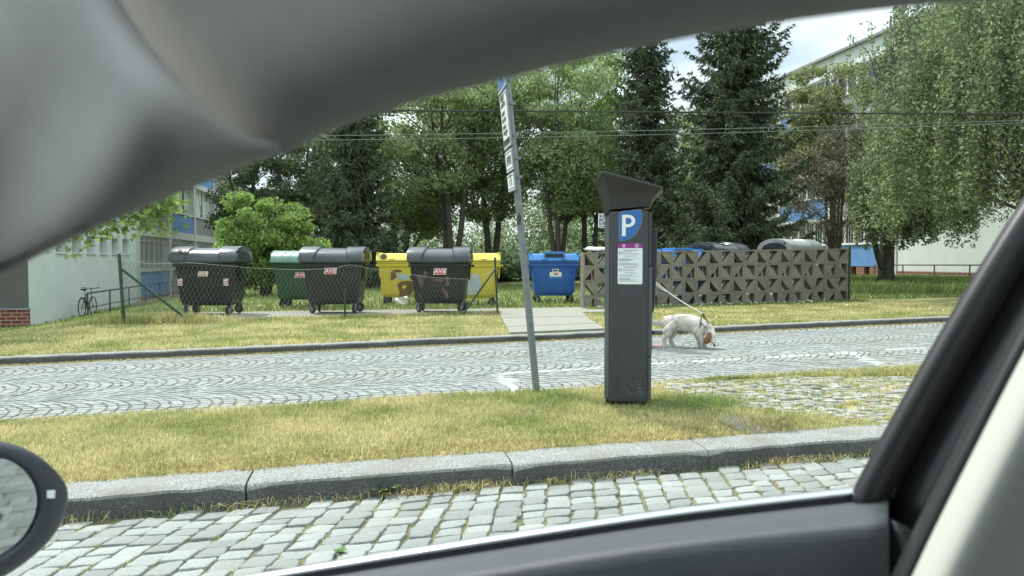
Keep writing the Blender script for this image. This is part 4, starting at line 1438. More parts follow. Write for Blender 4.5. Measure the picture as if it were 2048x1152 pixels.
def broad_tree(name, label, x, y, h, crown, leaf='leaf', size=.14, clusters=70, per=260, cr=.75, trunk=.2, fork=.25, bark='bark', seed=1,
               stems=1, group=None, lean=(0, 0), bare=0, shell=.55, cat='tree', z=None, low=0, extra=None):
    """crown: list of ellipsoids (cx, cy, cz, rx, ry, rz) relative to the foot"""
    R = np.random.default_rng(seed); rd = random.Random(seed)
    z = float(lawn_z(x, y)) if z is None else z
    t = empty(name, (x, y, z), 0, label, cat, group)
    tb = MB()
    spine = []
    for s in range(stems):
        a = 2 * math.pi * s / max(1, stems) + rd.uniform(-.4, .4)
        sp = 0 if stems == 1 else .10 * h * rd.uniform(.7, 1.2)
        pts = []
        for k in range(8):
            u = k / 7
            pts.append(Vector((lean[0] * u + sp * math.cos(a) * u ** 1.2 + rd.uniform(-.05, .05) * h * .1 * (k > 0) + .12 * (stems > 1) * math.cos(a), lean[1] * u + sp * math.sin(a) * u ** 1.2 + .12 * (stems > 1) * math.sin(a) + rd.uniform(-.05, .05) * h * .1 * (k > 0), -.1 + u * h * .86)))
        rs = [trunk * (1.25 if k == 0 else 1) * (1 - .82 * k / 7) for k in range(8)]
        tb.tube(pts, rs, 9)
        spine.append(pts)
    cs = []
    for i in range(clusters):
        e = crown[i % len(crown)]
        d = R.normal(0, 1, 3); d /= np.linalg.norm(d)
        rr = (shell + (1 - shell) * R.uniform() ** .5) if R.uniform() < .8 else R.uniform(.1, .6)
        c = Vector((e[0] + d[0] * e[3] * rr, e[1] + d[1] * e[4] * rr, e[2] + d[2] * e[5] * rr))
        cs.append(c)
        sp = min(spine, key=lambda P: (P[-1].xy - c.xy).length + rd.random())
        want = max(.12 * h, min(h * .8, c.z - rd.uniform(.3, .8) * (c.xy - sp[3].xy).length - .2))
        k = min(range(1, 8), key=lambda q: abs(sp[q].z - want)); a = sp[k]
        mid = a.lerp(c, .5) + Vector((rd.uniform(-.2, .2), rd.uniform(-.2, .2), rd.uniform(-.05, .25)))
        mid2 = a.lerp(c, .78) + Vector((rd.uniform(-.15, .15), rd.uniform(-.15, .15), rd.uniform(-.1, .2)))
        r0 = max(.012, trunk * .32 * (1 - a.z / h * .7)) * rd.uniform(.5, 1)
        tb.tube([a, mid, mid2, c], [r0, r0 * .6, r0 * .4, .006], 5, cap=False)
        for q in range(2 + bare):
            d2 = Vector((rd.gauss(0, 1), rd.gauss(0, 1), rd.gauss(.2, .8))) * cr * .6
            s_ = mid2.lerp(c, rd.random())
            tb.tube([s_, s_ + d2 * .6, s_ + d2 + Vector((0, 0, .05))], [.012, .008, .003], 3, cap=False)
    tb.build('trunk', M[bark], t, smooth=True)
    if per:
        P = []
        for c in cs:
            n = int(per * R.uniform(.5, 1.4))
            q = R.normal(0, 1, (n, 3)); q /= np.maximum(np.linalg.norm(q, axis=1)[:, None], 1e-6)
            q *= (R.uniform(0, 1, n) ** .45)[:, None] * cr * R.uniform(.7, 1.3)
            q[:, 2] *= .62
            P.append(q + np.array(c))
        P = np.concatenate(P)
        npmesh('crown', leafquads(P, size, len(P), R=R), 4, M[leaf], t)
    return t, cs


def spruce(name, label, x, y, h, rad_, seed, dens=1.0, group='spruces', z=None, lo=.06, leafm='needle'):
    R = random.Random(seed); Rn = np.random.default_rng(seed)
    z = float(lawn_z(x, y)) if z is None else z
    t = empty(name, (x, y, z), 0, label, 'tree', group)
    tb = MB(); tb.tube([(0, 0, -.1), (0, 0, h * .5), (.03, 0, h)], [.17, .10, .01], 9)
    A = []; B = []; Wd = []
    lv = lo * h
    while lv < h * .985:
        f = lv / h
        Lb = rad_ * (1 - f) ** .72 * (1.0 if f > .12 else .85)
        nb = int(6 + 3 * R.random())
        off = R.random() * 6
        for i in range(nb):
            a = off + 2 * math.pi * i / nb + R.uniform(-.25, .25)
            l = Lb * R.uniform(.68, 1.22)
            dr = .12 + .42 * (1 - f) * R.uniform(.7, 1.2)
            pts = []
            N_ = 7
            for k in range(N_ + 1):
                u = k / N_
                zz = lv + l * (-dr * math.sin(u * math.pi * .62) * 1.0 + .32 * max(0, u - .55) ** 1.3 * 1.6 + .1 * u * f)
                aa = a + .12 * u * math.sin(i * 3)
                pts.append(Vector((l * u * math.cos(aa), l * u * math.sin(aa), zz)))
            tb.tube(pts[::2] + [pts[-1]], [.028 * (1 - f) + .008, .015, .01, .006, .003], 4, cap=False)
            # side sprays hang from the branch
            ns = max(4, int(l * 12 * dens))
            for s in range(ns):
                u = .10 + .9 * (s + R.random()) / ns
                k = min(N_ - 1, int(u * N_)); q = pts[k].lerp(pts[k + 1], u * N_ - k)
                dirb = (pts[k + 1] - pts[k]).normalized()
                side = Vector((-math.sin(a), math.cos(a), 0)) * (1 if s % 2 else -1)
                wl = (.16 + .40 * min(l, 2) * (1 - u) * .8) * R.uniform(.6, 1.2)
                d = (dirb * R.uniform(.35, .9) + side * R.uniform(.3, 1.0) + Vector((0, 0, -R.uniform(.1, .75)))).normalized()
                m = 3
                p = q
                for e in range(m):
                    p2 = p + d * wl / m; d = (d + Vector((0, 0, -.22)) + dirb * .06).normalized()
                    A.append(tuple(p)); B.append(tuple(p2 + (p2 - p) * .45)); Wd.append(.042 * (1 - .2 * e))
                    if e == 1:
                        for s2 in (-1, 1):
                            dd = (d + dirb.cross(d).normalized() * s2 * .9 + Vector((0, 0, -.25))).normalized()
                            A.append(tuple(p)); B.append(tuple(p + dd * wl * .45)); Wd.append(.036)
                    p = p2
        lv += (.19 + .10 * (1 - f)) * R.uniform(.8, 1.2) / max(.6, dens ** .3)
    tb.build('trunk', M['bark'], t, smooth=True)
    A = np.array(A); B = np.array(B); Wd = np.array(Wd)[:, None]
    D = B - A; D /= np.linalg.norm(D, axis=1)[:, None]
    V = []
    for rep in range(3):
        A = A + Rn.normal(0, .015 * (rep > 0), A.shape); B = B + Rn.normal(0, .05 * (rep > 0), B.shape)
        s = Rn.normal(0, 1, A.shape); s -= D * (s * D).sum(1)[:, None]; s /= np.linalg.norm(s, axis=1)[:, None]
        V.append(np.stack([A, A * .6 + B * .4 + s * Wd * .75, B, A * .6 + B * .4 - s * Wd * .75], 1))
    npmesh('crown', np.concatenate(V).reshape(-1, 3), 4, M[leafm], t)
    return t


def XY(px, Z):
    v = ip(px, 520, Z); return v.x, v.y

# spruces
x, y = XY(712, 31)
spruce('spruce_tree', 'dark spruce standing left of the tangle of deciduous trees, above the green bin', x, y, 10.4, 2.75, 3)
x, y = XY(1290, 30)
spruce('spruce_tree', 'narrow dark spruce directly behind the parking meter', x, y, 13.2, 2.35, 5, 1.0)
x, y = XY(1470, 26)
spruce('spruce_tree', 'tallest spruce with long spiky boughs behind the block wall', x, y, 14.5, 2.9, 9, 1.15)
# elder shrub
x, y = XY(532, 24)
t, cs = broad_tree('elder_shrub', 'bright green rounded elder shrub with a few cream blossoms beside the left block', x, y, 3.5,
                   [(-.2, 0, 2.0, 1.6, 1.3, 1.35), (.5, 0, 1.4, 1.25, 1.2, 1.1), (-.8, .1, 1.4, 1.1, 1.0, 1.0)], 'leaf_light', .11, 110, 300, .42, .07, seed=4, stems=4, cat='shrub')
R = np.random.default_rng(3)
P = np.concatenate([np.array(c)[None] + R.normal(0, .05, (18, 3)) + np.array([0, -.12, .32]) for c in cs[::11]])
npmesh('blossom', leafquads(P, .05, len(P), R=R), 4, M['blossom'], t)

# the deciduous group in the middle
mid = [
    (905, 34, 11.2, [(-1.8, 0, 6.6, 3.4, 2.6, 3.0), (.8, 0, 8.2, 2.8, 2.4, 2.6)], 'leaf', 'big tree with spreading limbs between the left spruce and the sign post', .17, 3, 21),
    (985, 37, 12.2, [(0, 0, 8.0, 3.0, 2.6, 3.4), (-.5, 0, 5.2, 2.2, 2.0, 2.0)], 'leaf', 'tall tree directly behind the sign post', .2, 2, 22),
    (1115, 33, 11.4, [(0, 0, 7.4, 2.6, 2.4, 3.3), (.6, 0, 5.0, 2.2, 2.0, 2.0)], 'leaf', 'tree with several slender dark trunks behind the blue container', .13, 4, 23),
    (1180, 36, 12.5, [(.0, 0, 8.6, 2.4, 2.4, 3.2), (0, 0, 5.4, 1.8, 1.8, 2.2)], 'leaf_light', 'yellow-green tree just left of the narrow spruce', .16, 2, 24),
    (800, 37, 10.8, [(0, 0, 6.6, 2.8, 2.4, 3.2), (1.0, 0, 3.8, 1.8, 1.8, 1.5)], 'leaf', 'leafy tree rising just right of the left spruce', .18, 2, 25),
]
for px, Z, h, cw, lf, lab, tr, st, sd_ in mid:
    x, y = XY(px, Z)
    broad_tree('deciduous_tree', lab, x, y, h, cw, lf, .145, 130, 250, .80, tr, seed=sd_, stems=st, group='deciduous trees behind the containers', bare=1)
for px, Z, h, lf, sd_, lab in ((490, 41, 9.5, 'leaf_dark', 31, 'dark tree rising over the elder shrub, nearest the left block'), (592, 40, 10.5, 'leaf_dark', 32, 'dark twin-trunked tree between the elder shrub and the left spruce'),
                               (655, 44, 10.5, 'leaf_dark', 33, 'dark tree half hidden by the left spruce'), (1372, 36, 8.6, 'leaf', 34, 'leafy tree filling the gap between the two right-hand spruces')):
    x, y = XY(px, Z)
    broad_tree('deciduous_tree', lab, x, y, h, [(0, 0, h * .68, 2.3, 2.2, h * .30), (.2, 0, h * .42, 1.8, 1.6, h * .2)], lf, .16, 80, 260, .75, .17, seed=sd_, stems=2, group='deciduous trees behind the containers')

# olive tree and bare-branched tree in front of the right block
x, y = XY(1660, 33)
broad_tree('deciduous_tree', 'olive-green bushy tree in front of the right block', x, y, 9.8, [(0, 0, 7.2, 2.3, 2.0, 2.5), (-1.0, 0, 5.6, 1.8, 1.6, 1.7)], 'leaf_olive', .15, 110, 220, .62, .2, seed=41, bare=1, lean=(.3, 0))
x, y = XY(1668, 30)
broad_tree('deciduous_tree', 'sparse brownish tree with a tangle of bare twigs under the olive-green one', x, y, 6.6, [(-.6, 0, 3.7, 2.5, 1.8, 1.9), (.8, 0, 5.2, 1.6, 1.4, 1.8)], 'leaf_dry', .09, 130, 90, .62, .09, seed=42, bare=7, bark='twig', stems=3)


def weeping_birch(label, x, y, h, spread, seed, leafn=26, strands=520, size=.075, trunkr=.28, zmin=.5, bark='bark_pale', inner=.1, z=None, lobes=None):
    R = random.Random(seed); Rn = np.random.default_rng(seed)
    z = float(lawn_z(x, y)) if z is None else z
    t = empty('weeping_birch', (x, y, z), 0, label, 'tree', 'weeping birches')
    tb = MB()
    tb.tube([(0, 0, -.1), (.03, 0, .5), (.05, 0, h * .25), (.1, .05, h * .55), (0, 0, h * .95)], [trunkr * 1.5, trunkr, trunkr * .85, trunkr * .55, .03], 12)
    tb.tube([(-.05, 0, .5), (-.35, -.05, 1.0), (-.7, -.1, 2.0), (-1.2, 0, 3.4)], [trunkr * .5, trunkr * .42, trunkr * .35, .04], 8)
    P = []
    sw = MB()
    for i in range(strands):
        a = R.uniform(0, 2 * math.pi); rr = spread * (inner + (1 - inner) * R.random() ** .6)
        f = rr / spread
        zt = h * (1.0 - .50 * f ** 2.0) * R.uniform(.62, 1.02)
        if lobes:
            c = lobes[i % len(lobes)]; q = Vector((c[0] + c[3] * R.gauss(0, .5), c[1] + c[3] * R.gauss(0, .5), 0)); zt = c[2] * R.uniform(.75, 1.0)
        else:
            q = Vector((rr * math.cos(a), rr * math.sin(a), 0))
        ln = R.uniform(.9, 2.7) * (.6 + .6 * f)
        zb = max(zmin * R.uniform(.8, 1.7), zt - ln)
        if i % 7 == 0:
            tb.tube([(0, 0, max(h * .2, zt - .9 * rr - .6)), (q.x * .5, q.y * .5, zt - .25 * rr), (q.x, q.y, zt)], [.035, .018, .006], 4, cap=False)
        n = max(6, int(leafn * (zt - zb)))
        u = Rn.uniform(0, 1, n)
        sway = R.uniform(-.25, .25)
        pts = np.stack([q.x + sway * u ** 2 + Rn.normal(0, .09, n), q.y + Rn.normal(0, .09, n), zt + (zb - zt) * u], 1)
        P.append(pts)
        tb.tube([(q.x, q.y, zt), (q.x + sway * .25, q.y, (zt + zb) / 2), (q.x + sway, q.y, zb)], [.008, .005, .003], 3, cap=False)
    tb.build('trunk', M[bark], t, smooth=True)
    P = np.concatenate(P)
    npmesh('crown', leafquads(P, size, len(P), R=Rn), 4, M['leaf_birch'], t)
    return t
x, y = XY(1772, 28)
weeping_birch('weeping birch with a forked grey trunk just beyond the right end of the block wall', x, y, 10.6, 3.1, 51, 52, 1100, .12, .27, 1.6,
              lobes=[(-1.4, -1.5, 4.6, 1.1), (-.6, -1.2, 4.9, 1.3), (.9, 0, 9.5, 1.7), (1.9, 0, 8.6, 1.6), (.2, -.5, 6.8, 1.2), (2.2, -.5, 6.6, 1.6), (1.2, 0, 11.0, 1.3), (-.2, -1.6, 3.6, 1.2), (2.8, 0, 5.0, 1.1), (1.3, -1.2, 5.2, 1.2)])
x, y = XY(2090, 17.5)
weeping_birch('nearer weeping birch whose hanging curtains fill the upper right', x, y, 9.8, 3.9, 52, 70, 1300, .085, .22, 1.55)

# maple on the left, only a limb of it hangs into view under the car roof
x, y = XY(-130, 15)
t, cs = broad_tree('maple_tree', 'maple at far left whose lowest bough hangs in front of the white block', x, y, 8.5,
                   [(0, 0, 6.3, 2.6, 2.4, 2.0)], 'leaf_light', .2, 50, 120, .8, .18, seed=61, z=-.1)
brm = MB(); P = []
org = Vector((x, y, -.1))
st = Vector((.1, 0, 3.2))
R = random.Random(5); Rn = np.random.default_rng(9)
tip = ip(335, 398, 15.1) - org
LIMB = [st + (tip - st) * (k / 8) + Vector((0, 0, .50 * math.sin(math.pi * k / 8) + R.uniform(-.05, .05))) for k in range(9)]
brm.tube(LIMB, [.07, .06, .052, .044, .036, .028, .02, .013, .005], 7)
for (px, py, Z, n) in ((345, 402, 15.2, 60), (325, 392, 15, 80), (300, 405, 15.1, 100), (270, 402, 15, 90), (245, 425, 14.9, 80), (310, 430, 15.0, 80), (322, 456, 15.1, 40), (262, 445, 15, 40), (215, 455, 14.8, 70), (180, 462, 14.8, 60),
                       (160, 490, 14.8, 16), (147, 505, 14.8, 12), (285, 450, 15, 30), (120, 455, 14.8, 60), (228, 400, 15, 90), (200, 420, 15, 90), (330, 420, 15.2, 50), (280, 462, 15, 10)):
    c = ip(px, py, Z) - org
    fk = min(.80, max(.25, (c.x - .9) / (LIMB[-1].x)))
    a_ = LIMB[int(fk * 8)]
    brm.tube([a_, a_.lerp(c, .5) + Vector((0, 0, .10)), c + Vector((0, 0, .02))], [.014, .009, .003], 5, cap=False)
    P.append(np.array(c)[None] + Rn.normal(0, 1, (n, 3)) * np.array([.17, .22, .09]))
P = np.concatenate(P)
brm.build('bough', M['bark'], t, smooth=True)
# maple leaves: five-pointed
def maple_leaves(C, size, R):
    n = len(C)
    a = R.normal(0, 1, (n, 3)); a[:, 2] -= .9; a /= np.linalg.norm(a, axis=1)[:, None]
    b = R.normal(0, 1, (n, 3)); b -= a * (a * b).sum(1)[:, None]; b /= np.linalg.norm(b, axis=1)[:, None]
    s = size * R.uniform(.7, 1.3, n)[:, None]
    pts = [(-.5, 0), (-.12, .16), (-.2, .55), (.12, .22), (.25, .5), (.3, .15), (.75, 0), (.3, -.15), (.25, -.5), (.12, -.22), (-.2, -.55), (-.12, -.16)]
    return np.stack([C + a * s * u + b * s * v for u, v in pts], 1).reshape(-1, 3)
npmesh('bough_leaves', maple_leaves(P, .12, Rn), 12, M['leaf_light'], t)

# woods beyond, one mass
def woods():
    R = np.random.default_rng(77); P = []
    tb = []
    for i in range(46):
        px = R.uniform(380, 1700); Z = R.uniform(50, 72); x, y = XY(px, Z)
        h = R.uniform(3.5, 7.5)
        for k in range(int(10 + 4 * R.random())):
            c = np.array([x + R.normal(0, 1.6), y + R.normal(0, 1.4), h * R.uniform(.1, .95)])
            n = int(R.uniform(60, 170)); q = R.normal(0, 1, (n, 3)) * np.array([.9, .9, .6]); P.append(c + q)
    for i in range(200):     # low dark undergrowth
        px = R.uniform(560, 1330); Z = R.uniform(38, 44); x, y = XY(px, Z)
        P.append(np.array([x, y, .9]) + R.normal(0, 1, (150, 3)) * np.array([.6, .5, .42]))
    P = np.concatenate(P)
    o = npmesh('distant_woods', leafquads(P, .26, len(P), R=R), 4, M['leaf_dark'])
    tag(o, kind='stuff')
    o['label'] = 'distant woods and dark undergrowth behind the trees'
woods()


# ------------------------------------------------------------ overhead cables
def cable(label, pts, r, m):
    mb = MB()
    P = []
    a, b, c = [ip(*p) for p in pts]
    for k in range(25):
        u = k / 24
        # through the three points
        P.append(a * ((1 - u) * (1 - 2 * u)) + b * (4 * u * (1 - u)) + c * (u * (2 * u - 1)))
    mb.tube(P, r, 6)
    o = mb.build('overhead_cable', m)
    tag(o, label, 'cable', 'overhead cables across the street')
cable('dark overhead cable, uppermost of the three', [(-1400, 200, 12), (1100, 223, 12.6), (3600, 232, 13.2)], .014, M['rubber'])
cable('pale overhead cable in the middle of the three', [(-1400, 262, 12.2), (1150, 264, 12.8), (3600, 172, 13.4)], .0055, M['wire'])
cable('pale overhead cable, lowest and slightly sagging', [(-1400, 250, 12.4), (1200, 272, 13.0), (3600, 150, 13.6)], .0055, M['wire'])


# ------------------------------------------------------------ skinned figures
def skin_mesh(name, verts, edges, radii, m, parent, root=0, sub=2, smooth=True):
    me = bpy.data.meshes.new(name)
    me.from_pydata([tuple(v) for v in verts], edges, [])
    o = link(name, me, m, parent)
    me.skin_vertices or None
    sk = o.modifiers.new('skin', 'SKIN'); sk.use_smooth_shade = True
    for i, r in enumerate(radii):
        rr = r if isinstance(r, tuple) else (r, r)
        me.skin_vertices[0].data[i].radius = rr
        me.skin_vertices[0].data[i].use_root = (i == root)
    sb = o.modifiers.new('sub', 'SUBSURF'); sb.levels = sub; sb.render_levels = sub
    return o


def bake(o):
    """replace the skeleton by the surface grown over it"""
    dg = bpy.context.evaluated_depsgraph_get()
    ev = o.evaluated_get(dg)
    me = bpy.data.meshes.new_from_object(ev)
    o.modifiers.clear()
    old = o.data; o.data = me
    me.polygons.foreach_set('use_smooth', [True] * len(me.polygons))
    return o


def skel(chains):
    """chains: list of [(name or None, point, radius)...]; shared names join"""
    V, Rr, E, idx = [], [], [], {}
    for ch in chains:
        prev = None
        for nm, p, r in ch:
            if nm in idx and nm is not None: i = idx[nm]
            else:
                i = len(V); V.append(p); Rr.append(r)
                if nm: idx[nm] = i
            if prev is not None and prev != i: E.append((prev, i))
            prev = i
    return V, E, Rr


def dog():
    a = onp(1352, 691, .03); b = onp(1405, 698, .03)
    dirx = Vector((.985, -.17, 0)).normalized()
    ang = math.atan2(dirx.y, dirx.x) - rad(26)
    base = onp(1374, 694, .035)
    t = empty('dog', base, ang, 'cream and chestnut long-haired setter sniffing the cobbles on a leash', 'dog')
    # local: x forward (head), y left, z up; length about .75
    V, E, R_ = skel([
        [('pel', (-.20, 0, .365), (.088, .105)), ('sp1', (-.05, 0, .37), (.088, .105)), ('sp2', (.09, 0, .355), (.095, .125)), ('ch', (.20, 0, .345), (.085, .12)),
         ('nk', (.285, -.015, .31), .066), ('nk2', (.335, -.04, .25), .056), ('hd', (.365, -.07, .185), (.055, .056)), ('mz', (.385, -.10, .115), (.036, .034)), ('ns', (.395, -.115, .065), (.024, .022))],
        [('pel', 0, 0), ('hip', (-.265, 0, .345), .065), ('tl', (-.32, 0, .335), .022), (None, (-.40, .0, .345), .014), (None, (-.47, .0, .35), .007)],
        [('hip', 0, 0), ('hl', (-.235, .075, .27), .060), (None, (-.19, .08, .19), .042), (None, (-.26, .08, .115), .021), (None, (-.245, .08, .03), .018), (None, (-.205, .08, .012), .020)],
        [('hip', 0, 0), ('hr', (-.245, -.075, .27), .060), (None, (-.235, -.08, .19), .042), (None, (-.315, -.08, .12), .021), (None, (-.305, -.08, .03), .018), (None, (-.265, -.08, .012), .020)],
        [('ch', 0, 0), ('fl', (.17, .075, .27), .050), (None, (.12, .08, .18), .033), (None, (.15, .08, .10), .021), (None, (.155, .08, .03), .018), (None, (.185, .08, .012), .021)],
        [('ch', 0, 0), ('fr', (.20, -.075, .27), .050), (None, (.21, -.08, .17), .033), (None, (.24, -.08, .09), .021), (None, (.245, -.08, .03), .018), (None, (.28, -.08, .012), .021)],
    ])
    body = bake(skin_mesh('body', V, E, R_, M['dog'], t))
    # coat: strands combed back and down
    me = body.data
    n = len(me.vertices)
    co_ = np.empty(n * 3); me.vertices.foreach_get('co', co_); co_ = co_.reshape(-1, 3)
    no = np.array([v.normal[:] for v in me.vertices])
    R = np.random.default_rng(6)
    def coat(N, name, m, sel=None, ln=.045, drop=.8, wd=.006):
        ii = R.integers(0, n, N)
        P = co_[ii] + R.normal(0, .008, (N, 3)); Nn = no[ii]
        if sel is not None:
            k = sel(P); P, Nn = P[k], Nn[k]
        N = len(P)
        L_ = ln * R.uniform(.6, 1.3, N)
        belly = (P[:, 2] < .30) & (P[:, 2] > .14); L_ = np.where(belly, L_ * 1.7, L_)
        low = P[:, 2] < .20; L_ = np.where(low, L_ * .45, L_)
        tail = P[:, 0] < -.30; L_ = np.where(tail & (P[:, 2] > .28), L_ * 1.5, L_)
        face = (P[:, 0] > .34) & (P[:, 2] < .24); L_ = np.where(face, L_ * .3, L_)
        D = Nn * .22 + np.array([-.45, 0, -drop]) + R.normal(0, .13, (N, 3)); D /= np.linalg.norm(D, axis=1)[:, None]
        side = np.cross(D, Nn + 1e-4); side /= np.linalg.norm(side, axis=1)[:, None]
        T = P + D * L_[:, None]
        T[:, 2] = np.maximum(T[:, 2], .004)
        V = np.stack([P - side * wd, P + side * wd, T], 1).reshape(-1, 3)
        return npmesh(name, V, 3, m, t)
    coat(26000, 'coat', M['dogfur'], ln=.034, wd=.0024)
    # ears: long, fringed
    for s in (-1, 1):
        c = Vector((.340, -.068 + s * .050, .235))
        m = MB()
        rows = []
        for k in range(9):
            u = k / 8
            w = .012 + .022 * math.sin(math.pi * min(1, u * .78 + .06)) ** .8 * (1 if u < .9 else .75)
            p = c + Vector((-.055 * u ** 1.3, s * (.028 * math.sin(u * 2.2)), -.150 * u))
            rows.append([p + Vector((w * math.cos(q), s * .010 * math.sin(q), -.25 * w * math.cos(q))) for q in np.linspace(0, 2 * math.pi, 11)[:-1]])
        m.loft(rows, closed=True); m.add(rows[0], [tuple(range(10))]); m.add(rows[-1], [tuple(range(10))])
        e = m.build('ear', M['ear'], t, smooth=True)
        n_ = 1300
        uu = R.uniform(0, 1, n_); ww = R.uniform(-1, 1, n_)
        wv = (.012 + .026 * np.sin(np.pi * np.minimum(1, uu * .78 + .06)) ** .8) * ww
        P = np.stack([c.x - .055 * uu ** 1.3 + wv, c.y + s * (.028 * np.sin(uu * 2.2) + .008), c.z - .150 * uu - .25 * wv], 1)
        D = np.array([-.25, s * .12, -1.0]) + R.normal(0, .22, P.shape); D /= np.linalg.norm(D, axis=1)[:, None]
        sd_ = np.cross(D, np.array([0, 1., 0])); sd_ /= np.linalg.norm(sd_, axis=1)[:, None]
        V = np.stack([P - sd_ * .002, P + sd_ * .002, P + D * R.uniform(.012, .034, len(P))[:, None]], 1).reshape(-1, 3)
        npmesh('ear_fringe', V, 3, M['ear'], e)
    for s in (-1, 1):
        MB().disc((.402, -.088 + s * .030, .172), .008, (.6, s * .8, .1), .006, 8).build('eye', M['black'], t)
    m = MB(); m.tube([(.398, -.117, .062), (.412, -.126, .048)], [.017, .013], 10); m.build('nose', M['black'], t, smooth=True)
    m = MB(); m.tube([(.205 + .02 * math.sin(a), .118 * math.cos(a), .33 + .155 * math.sin(a)) for a in np.linspace(0, 2 * math.pi, 25)[:-1]], .008, 5, closed=True)
    m.tube([(.20, -.02, .478), (.27, -.02, .405), (.32, -.03, .33)], .008, 5)
    m.tube([(.21, -.105, .36), (.27, -.085, .30), (.30, -.075, .25)], .008, 5)
    m.build('harness', M['rubber'], t)
    t.scale = (.93, .93, .93)
    return t, Matrix.Translation(base) @ Matrix.Rotation(ang, 4, 'Z') @ Matrix.Scale(.93, 4)
dg_, DM = dog()
att = DM @ Vector((.215, -.03, .49))
hand = ip(1306, 560, 10.0)
m = MB()
pts = []
for k in range(13):
    u = k / 12; p = att.lerp(hand, u) + Vector((0, 0, -.03 * math.sin(math.pi * u))); pts.append(p)
m.tube(pts, .0075, 5)
lp = [hand + Vector(q) for q in ((0, 0, 0), (-.03, 0, .07), (-.025, 0, .11), (.0, 0, .13), (.045, 0, .155), (.05, 0, .145), (.0, 0, .105), (.0, 0, .05), (.02, 0, -.03))]
m.tube(lp, .010, 6)
m.tube([hand + Vector((.0, 0, .02)), hand + Vector((.05, 0, -.07)), hand + Vector((.13, -.01, -.13)), hand + Vector((.18, -.02, -.16))], .007, 5)
ls = m.build('dog_leash', M['leash'])
tag(ls, 'thin pale leash running from the walker behind the meter to the dog', 'leash')


